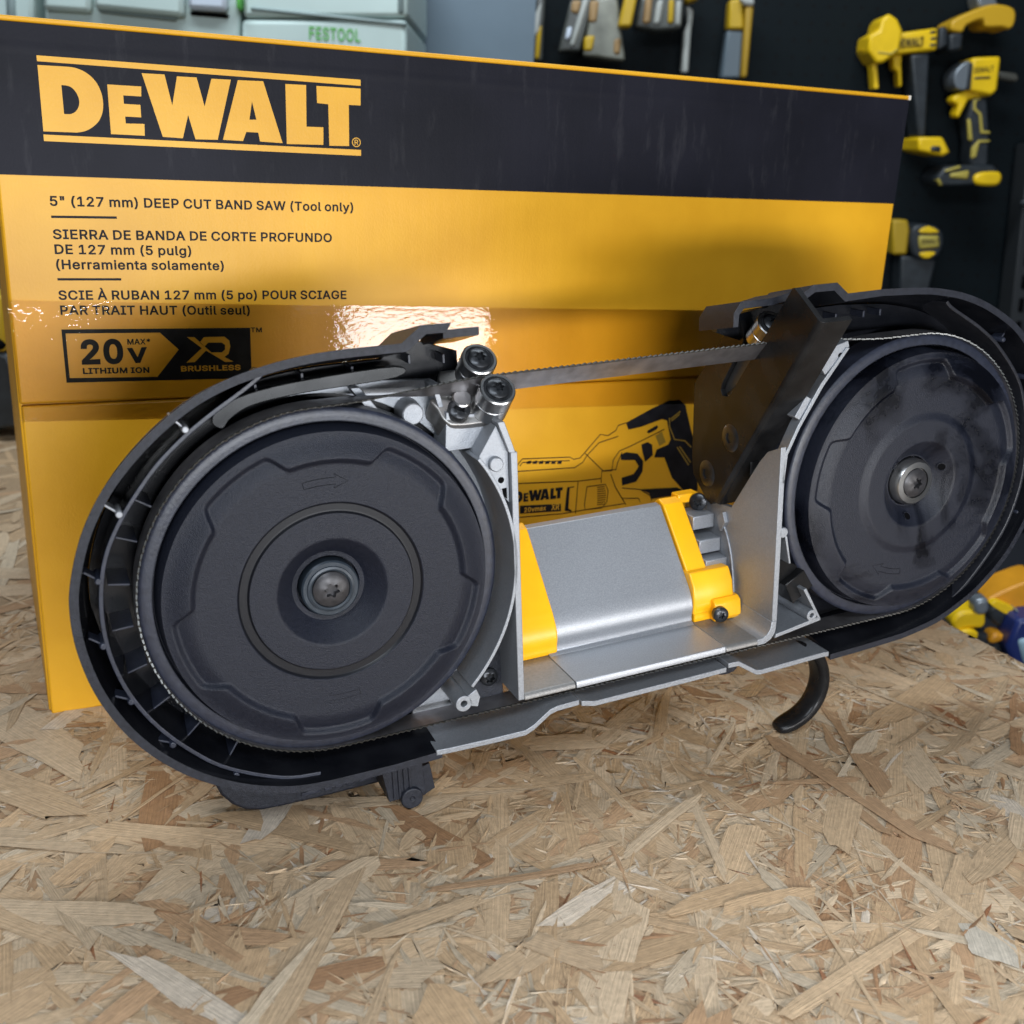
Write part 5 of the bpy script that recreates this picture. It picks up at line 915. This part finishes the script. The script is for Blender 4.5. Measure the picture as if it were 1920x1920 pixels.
blob('socket_pack', [('blister', Z([(950, 0), (1260, 0), (1240, 240), (1050, 260), (900, 230)]), PACK2, -0.05, 0), ('socket', Z([(980, 0), (1030, 0), (1010, 210), (950, 210)]), PT, -0.055, -0.03), ('socket', Z([(1060, 40), (1110, 30), (1080, 215), (1030, 215)]), PW, -0.055, -0.03), ('socket', Z([(1145, 30), (1185, 30), (1180, 210), (1135, 210)]), PY, -0.055, -0.03), ('socket', Z([(1200, 40), (1240, 40), (1230, 230), (1190, 220)]), PW, -0.055, -0.03)], WD - 0.02, 'dark blister pack with a row of tan and pale pieces', 'package', 'packs hanging on the pegboard')
blob('yellow_corner_pack', [('card', Z([(1260, -30), (1400, -30), (1380, 20), (1280, 50)]), PY, -0.05, 0)], WD - 0.02, 'yellow pack cut by the top of the photo above the pale strap', 'package', 'packs hanging on the pegboard')
blob('strap', [('strap', Z([(1290, 60), (1345, 90), (1325, 240), (1305, 560), (1255, 560), (1275, 250), (1300, 180)]), PW, -0.03, 0)], WD - 0.02, 'pale narrow strap hanging straight down from the yellow corner pack', 'strap')
blob('hand_saw_pack', [('blade', Z([(1590, 240), (1710, 240), (1690, 600), (1540, 600)]), mat('slate_blade', (0.085, 0.115, 0.14), 0.4), -0.03, 0), ('sleeve', Z([(1605, 20), (1700, 10), (1710, 240), (1590, 240)]), PY, -0.035, 0), ('strip', Z([(1715, 30), (1775, 40), (1725, 600), (1680, 600)]), mat('amber_strip', (0.36, 0.22, 0.015), 0.45), -0.045, 0.0), ('cap', Z([(1660, 20), (1720, 5), (1775, 25), (1770, 80), (1700, 70)]), PW, -0.05, -0.01)], WD - 0.02, 'long slate grey saw in a yellow sleeve, rightmost of the packs', 'saw')

# pale storage boxes on the left
SD = 1.5
def storage(px0, px1, py0, py1, label, dep=0.28, extra=None):
    t = blob('storage_box', [('case', [(px0, py0), (px1, py0), (px1, py1), (px0, py1)], BOXG, 0.0, dep)] + (extra or []), SD, label, 'storage box', 'pale storage boxes behind the carton', 0.006)
    return t
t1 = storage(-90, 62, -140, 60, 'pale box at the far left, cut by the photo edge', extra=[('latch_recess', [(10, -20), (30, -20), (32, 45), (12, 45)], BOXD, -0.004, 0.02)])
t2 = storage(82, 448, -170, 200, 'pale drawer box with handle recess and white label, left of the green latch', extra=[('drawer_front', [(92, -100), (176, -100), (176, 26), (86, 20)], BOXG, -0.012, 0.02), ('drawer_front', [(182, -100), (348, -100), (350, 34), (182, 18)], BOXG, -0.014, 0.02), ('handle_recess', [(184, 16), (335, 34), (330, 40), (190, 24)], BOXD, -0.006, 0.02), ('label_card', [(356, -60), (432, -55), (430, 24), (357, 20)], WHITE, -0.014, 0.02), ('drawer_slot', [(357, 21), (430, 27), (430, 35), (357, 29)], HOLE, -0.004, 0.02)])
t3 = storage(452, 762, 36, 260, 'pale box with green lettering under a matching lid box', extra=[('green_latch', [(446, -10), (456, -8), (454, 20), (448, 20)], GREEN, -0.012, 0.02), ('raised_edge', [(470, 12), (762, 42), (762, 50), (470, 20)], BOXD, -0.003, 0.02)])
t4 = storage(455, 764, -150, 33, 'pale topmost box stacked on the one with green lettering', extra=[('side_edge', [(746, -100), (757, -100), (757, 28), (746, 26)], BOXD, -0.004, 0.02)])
wall_text('FESTOOL', ((580, 73), (676, 79), 20), SD, 0.0012, GREEN, t3, 14)
slab('back_counter', -1.5, wx(770, SD), SD - 0.02, WD, -0.9, wz(600, 230, SD), mat('counter_grey', (0.10, 0.11, 0.11), 0.6), 'dark counter behind the bench carrying the pale storage boxes', 'counter')

# tools heaped on the low cabinet beyond the bench corner, and a bag left of the carton
LB = 0.80
zc = wz(1900, 1262, 1.02)
slab('low_cabinet', wx(1690, 0.95, 1200), 1.5, 0.84, 1.5, -0.9, zc, mat('cabinet_dark', (0.02, 0.022, 0.028), 0.5), 'dark low cabinet beyond the bench corner with yellow tools on it', 'cabinet')
Y = lambda l: [(1660 + x / 4, 780 + y / 4) for x, y in l]
OR = mat('orange_amber', (0.62, 0.27, 0.012), 0.4, noise=0.2, nscale=25)
blob('circular_saw', [('body', smooth(Y([(750, 1330), (1040, 1205), (1150, 1220), (1150, 1480), (960, 1500), (760, 1380)]), 3, True), OR, -0.012, 0.03), ('yellow_edge', smooth(Y([(745, 1345), (800, 1335), (990, 1425), (1060, 1460), (1060, 1510), (960, 1490), (750, 1375)]), 3, True), TY, -0.02, 0.02), ('motor', smooth(Y([(735, 1380), (860, 1385), (980, 1490), (960, 1600), (850, 1560), (740, 1490)]), 3, True), TK, -0.018, 0.02), ('handle', smooth(Y([(690, 1595), (740, 1545), (850, 1570), (950, 1610), (975, 1650), (915, 1770), (850, 1760), (830, 1700), (870, 1640), (800, 1600), (720, 1620)]), 3, True), OR, -0.03, -0.01), ('steel_bar', Y([(890, 1380), (910, 1380), (985, 1465), (965, 1480)]), TG, -0.026, -0.01)],
    1.02, 'orange and black tool heaped at the right edge of the photo', 'power tool')
blob('yellow_drill', [('body', smooth(Y([(480, 1520), (540, 1455), (640, 1440), (720, 1440), (720, 1560), (600, 1570), (510, 1590)]), 3, True), TY, -0.008, 0.02), ('nose', smooth(Y([(510, 1590), (600, 1565), (660, 1590), (640, 1640), (580, 1640)]), 3, True), TY, -0.014, 0.0), ('cap', smooth(Y([(640, 1360), (700, 1335), (735, 1350), (730, 1440), (640, 1450)]), 3, True), TG, -0.014, 0.005), ('dark_grip', Y([(560, 1640), (700, 1600), (880, 1690), (900, 1790), (760, 1760)]), TK, -0.004, 0.02)],
    1.0, 'small yellow tool lying just beyond the bench corner', 'power tool')
blob('blue_box', [('box', Y([(900, 1720), (985, 1520), (1160, 1500), (1160, 1900), (960, 1900)]), mat('deep_blue', (0.012, 0.025, 0.13), 0.4), -0.004, 0.03), ('pale_label', Y([(975, 1660), (1100, 1640), (1100, 1850), (1020, 1850)]), mat('pale_blue', (0.28, 0.42, 0.5), 0.5), -0.008, 0.0)], 0.98, 'deep blue package with pale label in the lower heap at right', 'package')
blob('tool_bag', [('bag', [(-90, 640), (14, 665), (24, 690), (36, 800), (-90, 815)], TK, 0.0, 0.12), ('yellow_trim', [(-90, 560), (1, 555), (6, 600), (10, 660), (-90, 660)], PY, 0.0, 0.1), ('dark_buckle', [(-20, 625), (8, 640), (10, 655), (-20, 660)], HOLE, -0.004, 0.02)], 1.12, 'black and yellow bag peeking out left of the carton', 'bag')
